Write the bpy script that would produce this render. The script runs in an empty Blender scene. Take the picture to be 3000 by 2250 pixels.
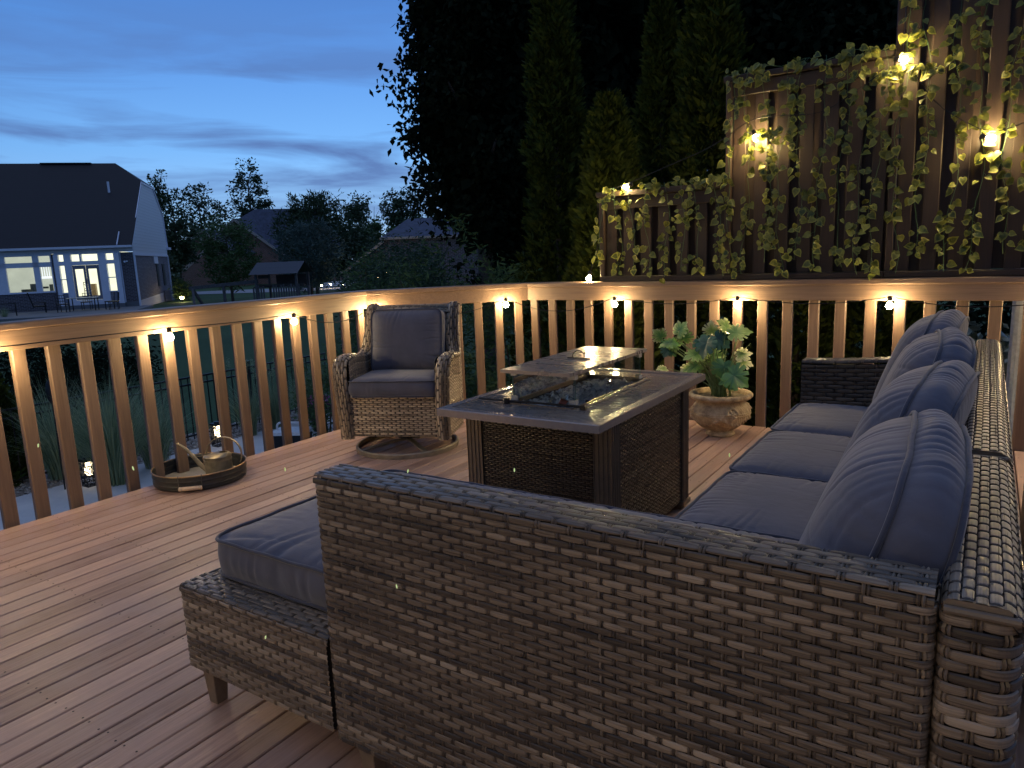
import bpy, math, random
import numpy as np
from mathutils import Vector, Matrix
rng = np.random.default_rng(7)
random.seed(7)
sc = bpy.context.scene
COL = sc.collection
# ---------------------------------------------------------------- camera
# world: x = across the deck boards, y = along the boards (away from the camera), z up; deck floor z = 0
YAW = math.radians(33.5)
PITCH, ROLL, FPX, EYE = .1786, .0401, 2107.4, 1.25
def _basis():
    fwd = Vector((0, math.cos(PITCH), -math.sin(PITCH))); right = Vector((1, 0, 0)); down = fwd.cross(right)
    R = right*math.cos(ROLL) + down*math.sin(ROLL); D = down*math.cos(ROLL) - right*math.sin(ROLL)
    q = Matrix.Rotation(YAW, 3, 'Z')
    return q @ R, q @ D, q @ fwd
CR, CD, CF = _basis()
cam = bpy.data.cameras.new('camera'); cam_o = bpy.data.objects.new('camera', cam); COL.objects.link(cam_o)
m = Matrix.Identity(4)
for i in range(3):
    m[i][0] = CR[i]; m[i][1] = -CD[i]; m[i][2] = -CF[i]
m[2][3] = EYE
cam_o.matrix_world = m
cam.sensor_width = 36; cam.lens = 36*FPX/3000; cam.clip_end = 1500; cam.clip_start = .05
sc.camera = cam_o
def ray(px, py):
    return CR*((px-1500)/FPX) + CD*((py-1125)/FPX) + CF
def at(px, py, depth):                      # point of the place seen at a photo pixel, at a distance along the view
    return Vector((0, 0, EYE)) + ray(px, py)*depth
def yf(X, Y, z=0.):                         # view-aligned plan coordinates (right, away) to world
    return Vector((X*math.cos(YAW)-Y*math.sin(YAW), X*math.sin(YAW)+Y*math.cos(YAW), z))
# ---------------------------------------------------------------- world and light
w = bpy.data.worlds.new('World'); sc.world = w; w.use_nodes = True
nt = w.node_tree; N = nt.nodes; L = nt.links
for n in list(N): N.remove(n)
out = N.new('ShaderNodeOutputWorld'); bg = N.new('ShaderNodeBackground')
tc = N.new('ShaderNodeTexCoord'); sep = N.new('ShaderNodeSeparateXYZ'); L.new(tc.outputs['Generated'], sep.inputs[0])
rz = N.new('ShaderNodeValToRGB'); L.new(sep.outputs['Z'], rz.inputs[0])
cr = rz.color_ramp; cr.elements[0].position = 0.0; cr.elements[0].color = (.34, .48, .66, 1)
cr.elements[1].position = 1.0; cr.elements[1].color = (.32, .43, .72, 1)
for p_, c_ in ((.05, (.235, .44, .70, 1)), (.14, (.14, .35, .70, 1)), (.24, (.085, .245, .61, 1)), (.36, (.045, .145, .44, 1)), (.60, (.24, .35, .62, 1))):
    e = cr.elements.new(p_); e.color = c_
# brighter towards the glow after sunset (direction of the lit edge of the tall tree)
gl = Vector((yf(-.12, 1.0))).normalized()
dt = N.new('ShaderNodeVectorMath'); dt.operation = 'DOT_PRODUCT'; L.new(tc.outputs['Generated'], dt.inputs[0]); dt.inputs[1].default_value = gl
mr = N.new('ShaderNodeMapRange'); mr.inputs['From Min'].default_value = .45; mr.inputs['From Max'].default_value = 1.0
mr.inputs['To Min'].default_value = .50; mr.inputs['To Max'].default_value = 1.16; L.new(dt.outputs['Value'], mr.inputs['Value'])
# thin stretched clouds
mp = N.new('ShaderNodeMapping'); L.new(tc.outputs['Generated'], mp.inputs[0]); mp.inputs['Rotation'].default_value = (0.03, .05, -YAW)
mp.inputs['Scale'].default_value = (1.0, 1.0, 7.5)
n1 = N.new('ShaderNodeTexNoise'); L.new(mp.outputs[0], n1.inputs['Vector']); n1.inputs['Scale'].default_value = 3.1; n1.inputs['Detail'].default_value = 6; n1.inputs['Roughness'].default_value = .52; n1.inputs['Distortion'].default_value = .5
rc = N.new('ShaderNodeValToRGB'); L.new(n1.outputs['Fac'], rc.inputs[0]); rc.color_ramp.elements[0].position = .40; rc.color_ramp.elements[0].color = (0, 0, 0, 1)
rc.color_ramp.elements[1].position = .60; rc.color_ramp.elements[1].color = (1, 1, 1, 1)
zb = N.new('ShaderNodeValToRGB'); L.new(sep.outputs['Z'], zb.inputs[0])
zr = zb.color_ramp; zr.elements[0].position = 0; zr.elements[0].color = (.15, .15, .15, 1); zr.elements[1].position = .42; zr.elements[1].color = (0, 0, 0, 1)
for p_, v_ in ((.08, .75), (.14, 1.0), (.21, .85), (.3, .2)):
    e = zr.elements.new(p_); e.color = (v_, v_, v_, 1)
cm = N.new('ShaderNodeMath'); cm.operation = 'MULTIPLY'; L.new(rc.outputs[0], cm.inputs[0]); L.new(zb.outputs[0], cm.inputs[1])
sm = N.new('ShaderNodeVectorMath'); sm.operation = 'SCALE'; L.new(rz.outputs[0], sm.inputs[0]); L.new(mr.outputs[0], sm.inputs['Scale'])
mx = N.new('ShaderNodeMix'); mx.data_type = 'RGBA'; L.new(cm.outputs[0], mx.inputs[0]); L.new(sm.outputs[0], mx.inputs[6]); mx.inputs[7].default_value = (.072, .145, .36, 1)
sky = N.new('ShaderNodeTexSky'); sky.sky_type = 'NISHITA'; sky.sun_disc = False
SUN_EL, SUN_AZ = math.radians(-4.0), math.atan2(gl.x, gl.y)
sky.sun_elevation = SUN_EL; sky.sun_rotation = SUN_AZ
sk = N.new('ShaderNodeVectorMath'); sk.operation = 'SCALE'; L.new(sky.outputs[0], sk.inputs[0]); sk.inputs['Scale'].default_value = .08
ad = N.new('ShaderNodeVectorMath'); ad.operation = 'ADD'; L.new(mx.outputs[2], ad.inputs[0]); L.new(sk.outputs[0], ad.inputs[1])
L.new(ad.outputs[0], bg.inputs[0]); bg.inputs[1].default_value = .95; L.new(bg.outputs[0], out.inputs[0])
# the last glow of the sun that has just set: very weak, wide, low
sd = bpy.data.lights.new('sun', 'SUN'); so = bpy.data.objects.new('sun', sd); COL.objects.link(so)
sd.energy = .03; sd.angle = math.radians(25); sd.color = (.75, .82, 1)
so.rotation_euler = Vector((-gl.x, -gl.y, -.12)).to_track_quat('-Z', 'Y').to_euler(); so.location = (0, 0, 30)
sc.view_settings.view_transform = 'Standard'; sc.view_settings.look = 'None'; sc.view_settings.gamma = 1; sc.view_settings.exposure = .4
sc.view_settings.use_curve_mapping = False
sc.render.engine = 'CYCLES'
cy = sc.cycles; cy.use_denoising = True; cy.max_bounces = 7; cy.diffuse_bounces = 3; cy.glossy_bounces = 3; cy.transmission_bounces = 6
cy.transparent_max_bounces = 12; cy.caustics_reflective = False; cy.caustics_refractive = False; cy.sample_clamp_indirect = 4.0
cy.use_adaptive_sampling = True; cy.adaptive_threshold = .015
# ---------------------------------------------------------------- materials
def _in(node, key, val):
    if key in node.inputs: node.inputs[key].default_value = val
def principled(name, rough=.6, spec=.5, metal=0., base=(.5, .5, .5)):
    m = bpy.data.materials.new(name); m.use_nodes = True; t = m.node_tree; b = t.nodes['Principled BSDF']
    b.inputs['Base Color'].default_value = (*base, 1); b.inputs['Roughness'].default_value = rough; b.inputs['Metallic'].default_value = metal
    _in(b, 'Specular IOR Level', spec)
    return m, t, b
def ramp(t, src, stops):
    r = t.nodes.new('ShaderNodeValToRGB'); e = r.color_ramp.elements
    e[0].position, e[0].color = stops[0][0], (*stops[0][1], 1); e[1].position, e[1].color = stops[-1][0], (*stops[-1][1], 1)
    for p, c in stops[1:-1]:
        x = e.new(p); x.color = (*c, 1)
    t.links.new(src, r.inputs[0]); return r.outputs[0]
def noise(t, vec, scale, detail=4, rough=.5, dist=0.):
    n = t.nodes.new('ShaderNodeTexNoise'); n.inputs['Scale'].default_value = scale; n.inputs['Detail'].default_value = detail
    n.inputs['Roughness'].default_value = rough; n.inputs['Distortion'].default_value = dist
    if vec is not None: t.links.new(vec, n.inputs['Vector'])
    return n.outputs['Fac']
def mapping(t, kind='Object', scale=(1, 1, 1), rot=(0, 0, 0)):
    c = t.nodes.new('ShaderNodeTexCoord'); mp = t.nodes.new('ShaderNodeMapping'); mp.inputs['Scale'].default_value = scale; mp.inputs['Rotation'].default_value = rot
    t.links.new(c.outputs[kind], mp.inputs[0]); return mp.outputs[0]
def attr(t, name, out='Fac'):
    a = t.nodes.new('ShaderNodeAttribute'); a.attribute_name = name; return a.outputs[out]
def math_(t, op, a, b=None):
    n = t.nodes.new('ShaderNodeMath'); n.operation = op
    for i, v in enumerate((a, b)):
        if v is None: continue
        if isinstance(v, (int, float)): n.inputs[i].default_value = v
        else: t.links.new(v, n.inputs[i])
    return n.outputs[0]
def bump(t, b, h, strength=.3, dist=.002):
    n = t.nodes.new('ShaderNodeBump'); n.inputs['Strength'].default_value = strength; n.inputs['Distance'].default_value = dist
    t.links.new(h, n.inputs['Height']); t.links.new(n.outputs[0], b.inputs['Normal'])
def plain(name, base, rough=.6, metal=0., var=.15, scale=30., bumps=.1, spec=.5, dist=.002):
    m, t, b = principled(name, rough, spec, metal, base)
    v = noise(t, mapping(t), scale, 5, .6)
    lo = tuple(c*(1-var) for c in base); hi = tuple(min(1, c*(1+var)) for c in base)
    t.links.new(ramp(t, v, [(.3, lo), (.7, hi)]), b.inputs['Base Color'])
    if bumps: bump(t, b, v, bumps, dist)
    return m
def wood(name, a, b_, axis, rough=.5, grain=.5, knots=False, spec=.5, use_tone=True, stain=None):
    """axis: 0 x, 1 y, 2 z - the direction of the grain in world units"""
    m, t, b = principled(name, rough, spec)
    sc_ = [28, 28, 28]; sc_[axis] = 1.1
    v = noise(t, mapping(t, scale=sc_), 2.2, 7, .62, .35)
    sc2 = [160, 160, 160]; sc2[axis] = 5
    v2 = noise(t, mapping(t, scale=sc2), 1.0, 3, .6)
    s = math_(t, 'ADD', math_(t, 'MULTIPLY', v, .65), math_(t, 'MULTIPLY', v2, .35))
    if use_tone: s = math_(t, 'ADD', s, math_(t, 'MULTIPLY', math_(t, 'SUBTRACT', attr(t, 'tone'), .5), .30))
    col = ramp(t, s, [(.30, a), (.52, tuple((x+y)/2 for x, y in zip(a, b_))), (.74, b_)])
    if stain:
        mxn = t.nodes.new('ShaderNodeMix'); mxn.data_type = 'RGBA'
        st = ramp(t, noise(t, mapping(t), 3.3, 5, .65), [(.42, (0, 0, 0)), (.72, (1, 1, 1))])
        t.links.new(st, mxn.inputs[0]); t.links.new(col, mxn.inputs[6]); mxn.inputs[7].default_value = (*stain, 1); col = mxn.outputs[2]
    t.links.new(col, b.inputs['Base Color'])
    t.links.new(ramp(t, v, [(.3, (rough-.1,)*3), (.7, (rough+.14,)*3)]), b.inputs['Roughness'])
    bump(t, b, s, grain, .004)
    return m
MT = {}
MT['deck'] = wood('deck_wood', (.23, .135, .10), (.57, .375, .29), 1, .46, .9, stain=(.36, .25, .215))
for ax, nm in enumerate('xyz'):
    MT['rail_'+nm] = wood('rail_wood_'+nm, *(((.13, .083, .058), (.25, .165, .115)) if nm == 'z' else ((.16, .10, .067), (.29, .193, .13))), ax, .5, .5)
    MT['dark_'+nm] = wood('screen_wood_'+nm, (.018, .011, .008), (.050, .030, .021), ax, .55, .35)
# wicker strand: tone attribute picks the strand colour, uvw gives strand coordinates for the fibre streaks
def wicker_mat(name, stops, rough=.31):
    m, t, b = principled(name, rough, .5)
    mp = t.nodes.new('ShaderNodeMapping'); a = t.nodes.new('ShaderNodeAttribute'); a.attribute_name = 'uvw'
    mp.inputs['Scale'].default_value = (9, 430, 37); t.links.new(a.outputs['Vector'], mp.inputs[0])
    f = noise(t, mp.outputs[0], 1.0, 3, .55)
    s = math_(t, 'ADD', attr(t, 'tone'), math_(t, 'MULTIPLY', math_(t, 'SUBTRACT', f, .5), .95))
    t.links.new(ramp(t, s, stops), b.inputs['Base Color'])
    t.links.new(ramp(t, f, [(.3, (rough-.06,)*3), (.7, (rough+.16,)*3)]), b.inputs['Roughness'])
    bump(t, b, f, .35, .0012)
    return m
MT['wicker'] = wicker_mat('grey_brown_wicker', [(0, (.022, .019, .017)), (.3, (.080, .062, .047)), (.6, (.185, .147, .11)), (1, (.36, .30, .235))])
MT['wicker_chair'] = wicker_mat('tan_wicker', [(0, (.05, .042, .038)), (.3, (.17, .135, .10)), (.6, (.34, .27, .19)), (1, (.60, .50, .36))])
MT['wicker_dark'] = wicker_mat('espresso_wicker', [(0, (.02, .015, .012)), (.5, (.065, .048, .034)), (1, (.20, .16, .115))], .22)
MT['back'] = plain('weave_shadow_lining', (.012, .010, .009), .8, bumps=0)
def fabric(name, base):
    m, t, b = principled(name, .85, .25, base=base)
    _in(b, 'Sheen Weight', .35); _in(b, 'Sheen Roughness', .5)
    f = noise(t, mapping(t, scale=(1, 1, 1)), 900, 2, .5)
    v = noise(t, mapping(t), 7, 4, .6)
    lo = tuple(c*.86 for c in base); hi = tuple(c*1.12 for c in base)
    t.links.new(ramp(t, v, [(.3, lo), (.7, hi)]), b.inputs['Base Color'])
    h = math_(t, 'ADD', math_(t, 'MULTIPLY', f, .04), noise(t, mapping(t), 28, 3, .55, .6))
    bump(t, b, h, .22, .006)
    return m
MT['fabric'] = fabric('slate_blue_fabric', (.086, .091, .128))
MT['piping'] = fabric('dark_piping', (.05, .056, .085))
MT['black'] = plain('black_metal', (.012, .012, .013), .4, .3, bumps=.05)
MT['bronze'] = plain('bronze_metal', (.19, .15, .115), .36, .4, .12, 60, .05)
MT['bronze_top'] = plain('taupe_metal', (.36, .32, .31), .26, .5, .08, 60, .03)
# ---------------------------------------------------------------- mesh helpers
class MB:
    def __init__(s): s.v = []; s.q = []; s.t = []; s.ng = []; s.tone = []; s.uvw = []; s.n = 0; s.mq = []; s.mt = []; s.mn = []
    def add(s, V, Q=None, T=None, NG=None, tone=.5, uvw=None, mat=0):
        V = np.asarray(V, float).reshape(-1, 3); k = len(V)
        if Q is not None and len(Q): Q = np.asarray(Q, int); s.q.append(Q+s.n); s.mq.append(np.full(len(Q), mat))
        if T is not None and len(T): T = np.asarray(T, int); s.t.append(T+s.n); s.mt.append(np.full(len(T), mat))
        for f in (NG or []): s.ng.append([i+s.n for i in f]); s.mn.append(mat)
        s.v.append(V); s.tone.append(np.broadcast_to(np.asarray(tone, float), (k,)).copy())
        s.uvw.append(np.zeros((k, 3)) if uvw is None else np.asarray(uvw, float).reshape(-1, 3)); s.n += k
        return s
    def build(s, name, mats, parent=None, smooth=False, loc=None):
        me = bpy.data.meshes.new(name)
        V = np.concatenate(s.v); off = np.zeros(3)
        if loc is not None: off = np.array(loc, float); V = V-off
        loops = []; tot = []; mi = []
        if s.q: Q = np.concatenate(s.q); loops.append(Q.ravel()); tot.append(np.full(len(Q), 4)); mi.append(np.concatenate(s.mq))
        if s.t: T = np.concatenate(s.t); loops.append(T.ravel()); tot.append(np.full(len(T), 3)); mi.append(np.concatenate(s.mt))
        if s.ng:
            loops.append(np.concatenate([np.array(f) for f in s.ng])); tot.append(np.array([len(f) for f in s.ng])); mi.append(np.array(s.mn))
        loops = np.concatenate(loops).astype(np.int32); tot = np.concatenate(tot).astype(np.int32); mi = np.concatenate(mi).astype(np.int32)
        me.vertices.add(len(V)); me.vertices.foreach_set('co', V.ravel().astype(np.float32))
        me.loops.add(len(loops)); me.loops.foreach_set('vertex_index', loops)
        st = np.zeros(len(tot), np.int32); st[1:] = np.cumsum(tot)[:-1]
        me.polygons.add(len(tot)); me.polygons.foreach_set('loop_start', st)
        me.polygons.foreach_set('material_index', mi)
        me.update(calc_edges=True); me.validate()
        a = me.attributes.new('tone', 'FLOAT', 'POINT'); tn = np.concatenate(s.tone).astype(np.float32)
        if len(a.data) == len(tn): a.data.foreach_set('value', tn)
        u = np.concatenate(s.uvw)
        if u.any():
            a = me.attributes.new('uvw', 'FLOAT_VECTOR', 'POINT')
            if len(a.data) == len(u): a.data.foreach_set('vector', u.ravel().astype(np.float32))
        me.polygons.foreach_set('use_smooth', np.full(len(me.polygons), bool(smooth)))
        for mm in (mats if isinstance(mats, (list, tuple)) else [mats]): me.materials.append(MT[mm] if isinstance(mm, str) else mm)
        o = bpy.data.objects.new(name, me); COL.objects.link(o)
        if loc is not None: o.location = loc
        if parent is not None: o.parent = parent
        return o
def tag(o, label=None, cat=None, group=None, kind=None):
    if label: o['label'] = label
    if cat: o['category'] = cat
    if group: o['group'] = group
    if kind: o['kind'] = kind
    return o
def empty(name, loc=(0, 0, 0), rz=0., **k):
    o = bpy.data.objects.new(name, None); COL.objects.link(o); o.location = loc; o.rotation_euler = (0, 0, rz); o.empty_display_size = .1
    return tag(o, **k)
def copy_tree(o, parent=None):
    c = o.copy(); COL.objects.link(c)
    if parent is not None: c.parent = parent
    for ch in list(o.children): copy_tree(ch, c)
    return c
def nrm(v): v = np.asarray(v, float); return v/(np.linalg.norm(v)+1e-12)
def beam(mb, p0, p1, w_, h_, up=(0, 0, 1), bev=.004, tone=None, mat=0, w1=None, h1=None):
    p0 = np.asarray(p0, float); p1 = np.asarray(p1, float); d = nrm(p1-p0); up = np.asarray(up, float)
    if abs(d@nrm(up)) > .99: up = np.array([0, 1., 0])
    x = nrm(np.cross(d, up)); y = np.cross(x, d)
    def ring(p, W, Hh, b):
        a, c = W/2, Hh/2; b = min(b, a*.45, c*.45)
        pts = [(-a+b, -c), (a-b, -c), (a, -c+b), (a, c-b), (a-b, c), (-a+b, c), (-a, c-b), (-a, -c+b)]
        return [p+x*u+y*v for u, v in pts]
    V = ring(p0, w_, h_, bev)+ring(p1, w1 or w_, h1 or h_, bev)
    Q = [[i, (i+1) % 8, 8+(i+1) % 8, 8+i] for i in range(8)]
    mb.add(V, Q, NG=[[7, 6, 5, 4, 3, 2, 1, 0], [8, 9, 10, 11, 12, 13, 14, 15]], tone=rng.random() if tone is None else tone, mat=mat)
def box(mb, c, size, rz=0., bev=.004, **k):
    c = np.asarray(c, float); d = np.array([0, 0, size[2]/2])
    beam(mb, c-d, c+d, size[0], size[1], up=(-math.sin(rz), math.cos(rz), 0), bev=bev, **k)
def frames(P, closed=False):
    P = np.asarray(P, float); T = np.roll(P, -1, 0)-np.roll(P, 1, 0)
    if not closed: T[0] = P[1]-P[0]; T[-1] = P[-1]-P[-2]
    T /= np.linalg.norm(T, axis=1)[:, None]+1e-12
    a = np.array([0, 0, 1.]) if abs(T[0, 2]) < .9 else np.array([1., 0, 0])
    Nn = [nrm(np.cross(T[0], a))]
    for i in range(1, len(P)):
        n = Nn[-1]-T[i]*(Nn[-1]@T[i]); Nn.append(nrm(n))
    Nn = np.array(Nn); return T, Nn, np.cross(T, Nn)
def tube(mb, P, r, n=8, closed=False, cap=True, tone=.5, mat=0):
    P = np.asarray(P, float); T, A, B = frames(P, closed); r = np.broadcast_to(np.asarray(r, float), (len(P),))
    an = np.arange(n)*2*np.pi/n
    V = P[:, None]+(A[:, None]*np.cos(an)[None, :, None]+B[:, None]*np.sin(an)[None, :, None])*r[:, None, None]
    k = len(P); I = np.arange(k if closed else k-1); J = np.arange(n)
    i, j = np.meshgrid(I, J, indexing='ij'); i2 = (i+1) % k; j2 = (j+1) % n
    Q = np.stack([i*n+j, i*n+j2, i2*n+j2, i2*n+j], -1).reshape(-1, 4)
    ng = [] if closed or not cap else [list(range(n))[::-1], [(k-1)*n+q for q in range(n)]]
    mb.add(V, Q, NG=ng, tone=tone, mat=mat)
def grid(mb, P, tone=.5, uvw=None, closed_u=False, closed_v=False, flip=False, mat=0):
    P = np.asarray(P, float); nu, nv = P.shape[:2]
    I = np.arange(nu if closed_u else nu-1); J = np.arange(nv if closed_v else nv-1)
    i, j = np.meshgrid(I, J, indexing='ij'); i2 = (i+1) % nu; j2 = (j+1) % nv
    Q = np.stack([i*nv+j, i2*nv+j, i2*nv+j2, i*nv+j2], -1).reshape(-1, 4)
    if flip: Q = Q[:, ::-1]
    mb.add(P.reshape(-1, 3), Q, tone=np.asarray(tone, float).ravel() if np.ndim(tone) else tone, uvw=None if uvw is None else uvw.reshape(-1, 3), mat=mat)
def lathe(mb, prof, c=(0, 0, 0), n=48, tone=.5, mat=0, disp=None):
    prof = np.asarray(prof, float); an = np.arange(n)*2*np.pi/n
    P = np.zeros((len(prof), n, 3)); r = prof[:, 0][:, None]*np.ones(n)
    if disp is not None: r = r+disp(prof[:, 1][:, None]*np.ones(n), an[None, :]*np.ones((len(prof), 1)))
    P[..., 0] = r*np.cos(an); P[..., 1] = r*np.sin(an); P[..., 2] = prof[:, 1][:, None]
    grid(mb, P+np.asarray(c, float), closed_v=True, tone=tone, mat=mat, flip=True)
class Path:
    """a polyline with rounded corners, sampled by arc length"""
    def __init__(s, pts, rad=0., closed=False, n=6):
        pts = [np.asarray(p, float) for p in pts]; o = []
        k = len(pts)
        rad = rad if hasattr(rad, '__len__') else [rad]*k
        for i, p in enumerate(pts):
            if (not closed and i in (0, k-1)) or rad[i] <= 0: o.append(p); continue
            a = pts[i-1]; b = pts[(i+1) % k]; da = nrm(a-p); db = nrm(b-p); r = min(rad[i], np.linalg.norm(a-p)*.49, np.linalg.norm(b-p)*.49)
            for q in np.linspace(0, 1, n+1):
                o.append((1-q)**2*(p+da*r)+2*q*(1-q)*p+q*q*(p+db*r))
        if closed: o.append(o[0])
        s.P = np.array(o); s.s = np.concatenate([[0], np.cumsum(np.linalg.norm(np.diff(s.P, axis=0), axis=1))]); s.L = s.s[-1]
    def __call__(s, x): return np.stack([np.interp(x, s.s, s.P[:, i]) for i in range(s.P.shape[1])], -1)
def extrude_surf(path, ext, length, along=True, flip=1.):
    """surf(u,v): u along the strand, v across rows. along=True: strands follow the path"""
    ext = np.asarray(ext, float)
    if along: return (lambda u, v: path(u)+ext*v[..., None]), path.L, length
    return (lambda u, v: path(v)+ext*u[..., None]), length, path.L
def weave(mb, surf, LU, LV, wp=.027, rp=.0134, flip=False, sw=None, amp=.0031, tone=(.45, .22), warp_tone=.45, lining=True, thick=.0026, clip=None, drift=.17, wr=.0026, pair=True, back=.0065, dip=.11):
    sw = sw or rp*.93
    nr = max(1, int(round(LV/rp))); rp = LV/nr; nw = max(2, int(round(LU/wp))); wp = LU/nw
    e = 1e-3
    def nor(u, v):
        a = surf(u+e, v)-surf(u-e, v); b = surf(u, v+e)-surf(u, v-e); n = np.cross(a, b); n /= np.linalg.norm(n, axis=-1)[..., None]+1e-12
        return -n if flip else n
    # rows
    ns = nw*8; u = np.linspace(e, LU-e, ns+1); j = np.arange(nr)
    cs = np.array([-.5, -.36, 0, .36, .5]); ch = np.array([-.9, -.0, .22, -.0, -.9])*thick
    U, J_, C = np.meshgrid(u, j, np.arange(5), indexing='ij')
    ph = np.cos(np.pi*(U/wp-.5+J_))
    wob = rng.normal(0, .0005, (1, nr, 1))
    W = sw*(1.05-.26*np.exp(-(1+ph)/.30))
    Vv = np.clip((J_+.5)*rp+cs[C]*W+wob, e, LV-e)
    off = amp*(1-1.9*np.exp(-(1+ph)/dip)+.10*ph)+ch[C]
    P = surf(U, Vv)+nor(U, Vv)*off[..., None]
    tj = np.clip(rng.normal(tone[0], tone[1]*.68, nr), 0, 1)
    nk = max(3, int(LU/.22)+2); dr = rng.normal(0, drift, (nr, nk)); drU = np.array([np.interp(u, np.linspace(0, LU, nk), dr[k]) for k in range(nr)]).T
    T_ = np.clip(tj[None, :]+drU, 0, 1)[:, :, None]*np.ones(5)
    uvw = np.stack([U, Vv, J_*3.7+0*U], -1)
    # one grid per row: (ns+1) x 5
    nu = ns+1
    base = np.arange(nr)*nu*5
    i, c = np.meshgrid(np.arange(ns), np.arange(4), indexing='ij')
    q = np.stack([i*5+c, (i+1)*5+c, (i+1)*5+c+1, i*5+c+1], -1).reshape(-1, 4)
    Q = (q[None]+base[:, None, None]).reshape(-1, 4)
    Pj = P.transpose(1, 0, 2, 3).reshape(-1, 3); Tj = T_.transpose(1, 0, 2).ravel(); Uj = uvw.transpose(1, 0, 2, 3).reshape(-1, 3)
    if flip: Q = Q[:, ::-1]
    mb.add(Pj, Q, tone=Tj, uvw=Uj)
    # uprights (warp), seen between the rows
    vs = nr*3; v = np.linspace(e, LV-e, vs+1)
    for du in ((-.0032, .0032) if pair else (0.,)):
        cs3 = np.array([-1, 0, 1.])*wr; ch3 = np.array([-.7, .5, -.7])*wr
        k = np.arange(nw)
        K, V_, C3 = np.meshgrid(k, v, np.arange(3), indexing='ij')
        ph = np.cos(np.pi*(K+(V_/rp-.5)))
        Uw = np.clip((K+.5)*wp+du+cs3[C3], e, LU-e)
        off = -amp*.9*ph+ch3[C3]+.0004
        P = surf(Uw, V_)+nor(Uw, V_)*off[..., None]
        b0 = np.arange(nw)*(vs+1)*3
        i, c = np.meshgrid(np.arange(vs), np.arange(2), indexing='ij')
        q = np.stack([i*3+c, i*3+c+1, (i+1)*3+c+1, (i+1)*3+c], -1).reshape(-1, 4)
        Q = (q[None]+b0[:, None, None]).reshape(-1, 4)
        if flip: Q = Q[:, ::-1]
        tk = np.clip(rng.normal(warp_tone, .12, nw), 0, 1)
        mb.add(P.reshape(-1, 3), Q, tone=(tk[:, None, None]*np.ones(P.shape[:3])).ravel(), uvw=np.stack([V_, Uw, K*1.3], -1).reshape(-1, 3))
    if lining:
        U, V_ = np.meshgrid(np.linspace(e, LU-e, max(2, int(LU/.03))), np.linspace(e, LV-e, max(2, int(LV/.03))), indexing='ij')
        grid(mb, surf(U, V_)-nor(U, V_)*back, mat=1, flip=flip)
    return mb
# ================================================================ deck
XL, YB, YF, XR = -4.06, -1.35, 5.0, 2.9            # left edge, back, front, right edge of the deck
CUT = .95                                          # the cut corner between the left and the front railing
def yend(x): return min(YF, YF-CUT+.04+(x-XL))
mb = MB(); x = -2.618+.0938*(-16)+.0469
pitch = .0938
while x < XR:
    x0, x1 = x-pitch/2+.003, x+pitch/2-.003
    if x0 < XL-.005: x += pitch; continue
    ya, yb = yend(x0), yend(x1); c = .003; z0 = -.028; tn = rng.random()
    sx = [x0, x0, x0+c, x1-c, x1, x1]; sz = [z0, -c, 0, 0, -c, z0]
    sz = [q+rng.normal(0, .0007) for q in [0]]*0+sz
    ye = [ya, ya, yend(x0+c), yend(x1-c), yb, yb]
    lift = rng.normal(0, .0008)
    ys = np.linspace(0, 1, 3)
    V = [[sx[i], YB, sz[i]+lift] for i in range(6)]+[[sx[i], ye[i], sz[i]+lift] for i in range(6)]
    mb.add(V, [[i, (i+1) % 6, 6+(i+1) % 6, 6+i] for i in range(6)], NG=[[0, 1, 2, 3, 4, 5][::-1], [6, 7, 8, 9, 10, 11]], tone=tn)
    x += pitch
for yj in np.arange(YB+.2, YF-.1, .4):
    xx = -2.618+.0938*(-15)+.0469
    while xx < XR-.05:
        if yend(xx) > yj+.05:
            for q in (-.026, .026):
                c = np.array([xx+q+rng.normal(0, .002), yj+rng.normal(0, .004), .0006]); a8 = np.arange(6)*np.pi/3; mb.add([c+np.array([.0036*math.cos(t_), .0036*math.sin(t_), 0]) for t_ in a8], NG=[[0, 1, 2, 3, 4, 5]], mat=1)
        xx += pitch
# joists and the rim boards under the boards
y = YB+.2
while y < YF-CUT: beam(mb, (XL+.04, y, -.12), (XR-.04, y, -.12), .14, .038, up=(0, 1, 0)); y += .4
beam(mb, (XL-.001, YB, -.125), (XL-.001, YF-CUT, -.125), .034, .186); beam(mb, (XL+CUT, YF-.022, -.125), (XR, YF-.022, -.125), .034, .186)
beam(mb, (XL, YF-CUT, -.125), (XL+CUT, YF-.02, -.125), .034, .186)
for px_, py_ in ((-3.9, -1.2), (-3.9, 1.2), (-3.9, 3.6), (-2.9, 4.8), (-.6, 4.8), (1.7, 4.8), (2.7, 1.), (2.7, -1.2)): box(mb, (px_, py_, -.96), (.14, .14, 1.5))
tag(mb.build('deck', ['deck', 'back']), kind='structure')
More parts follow.
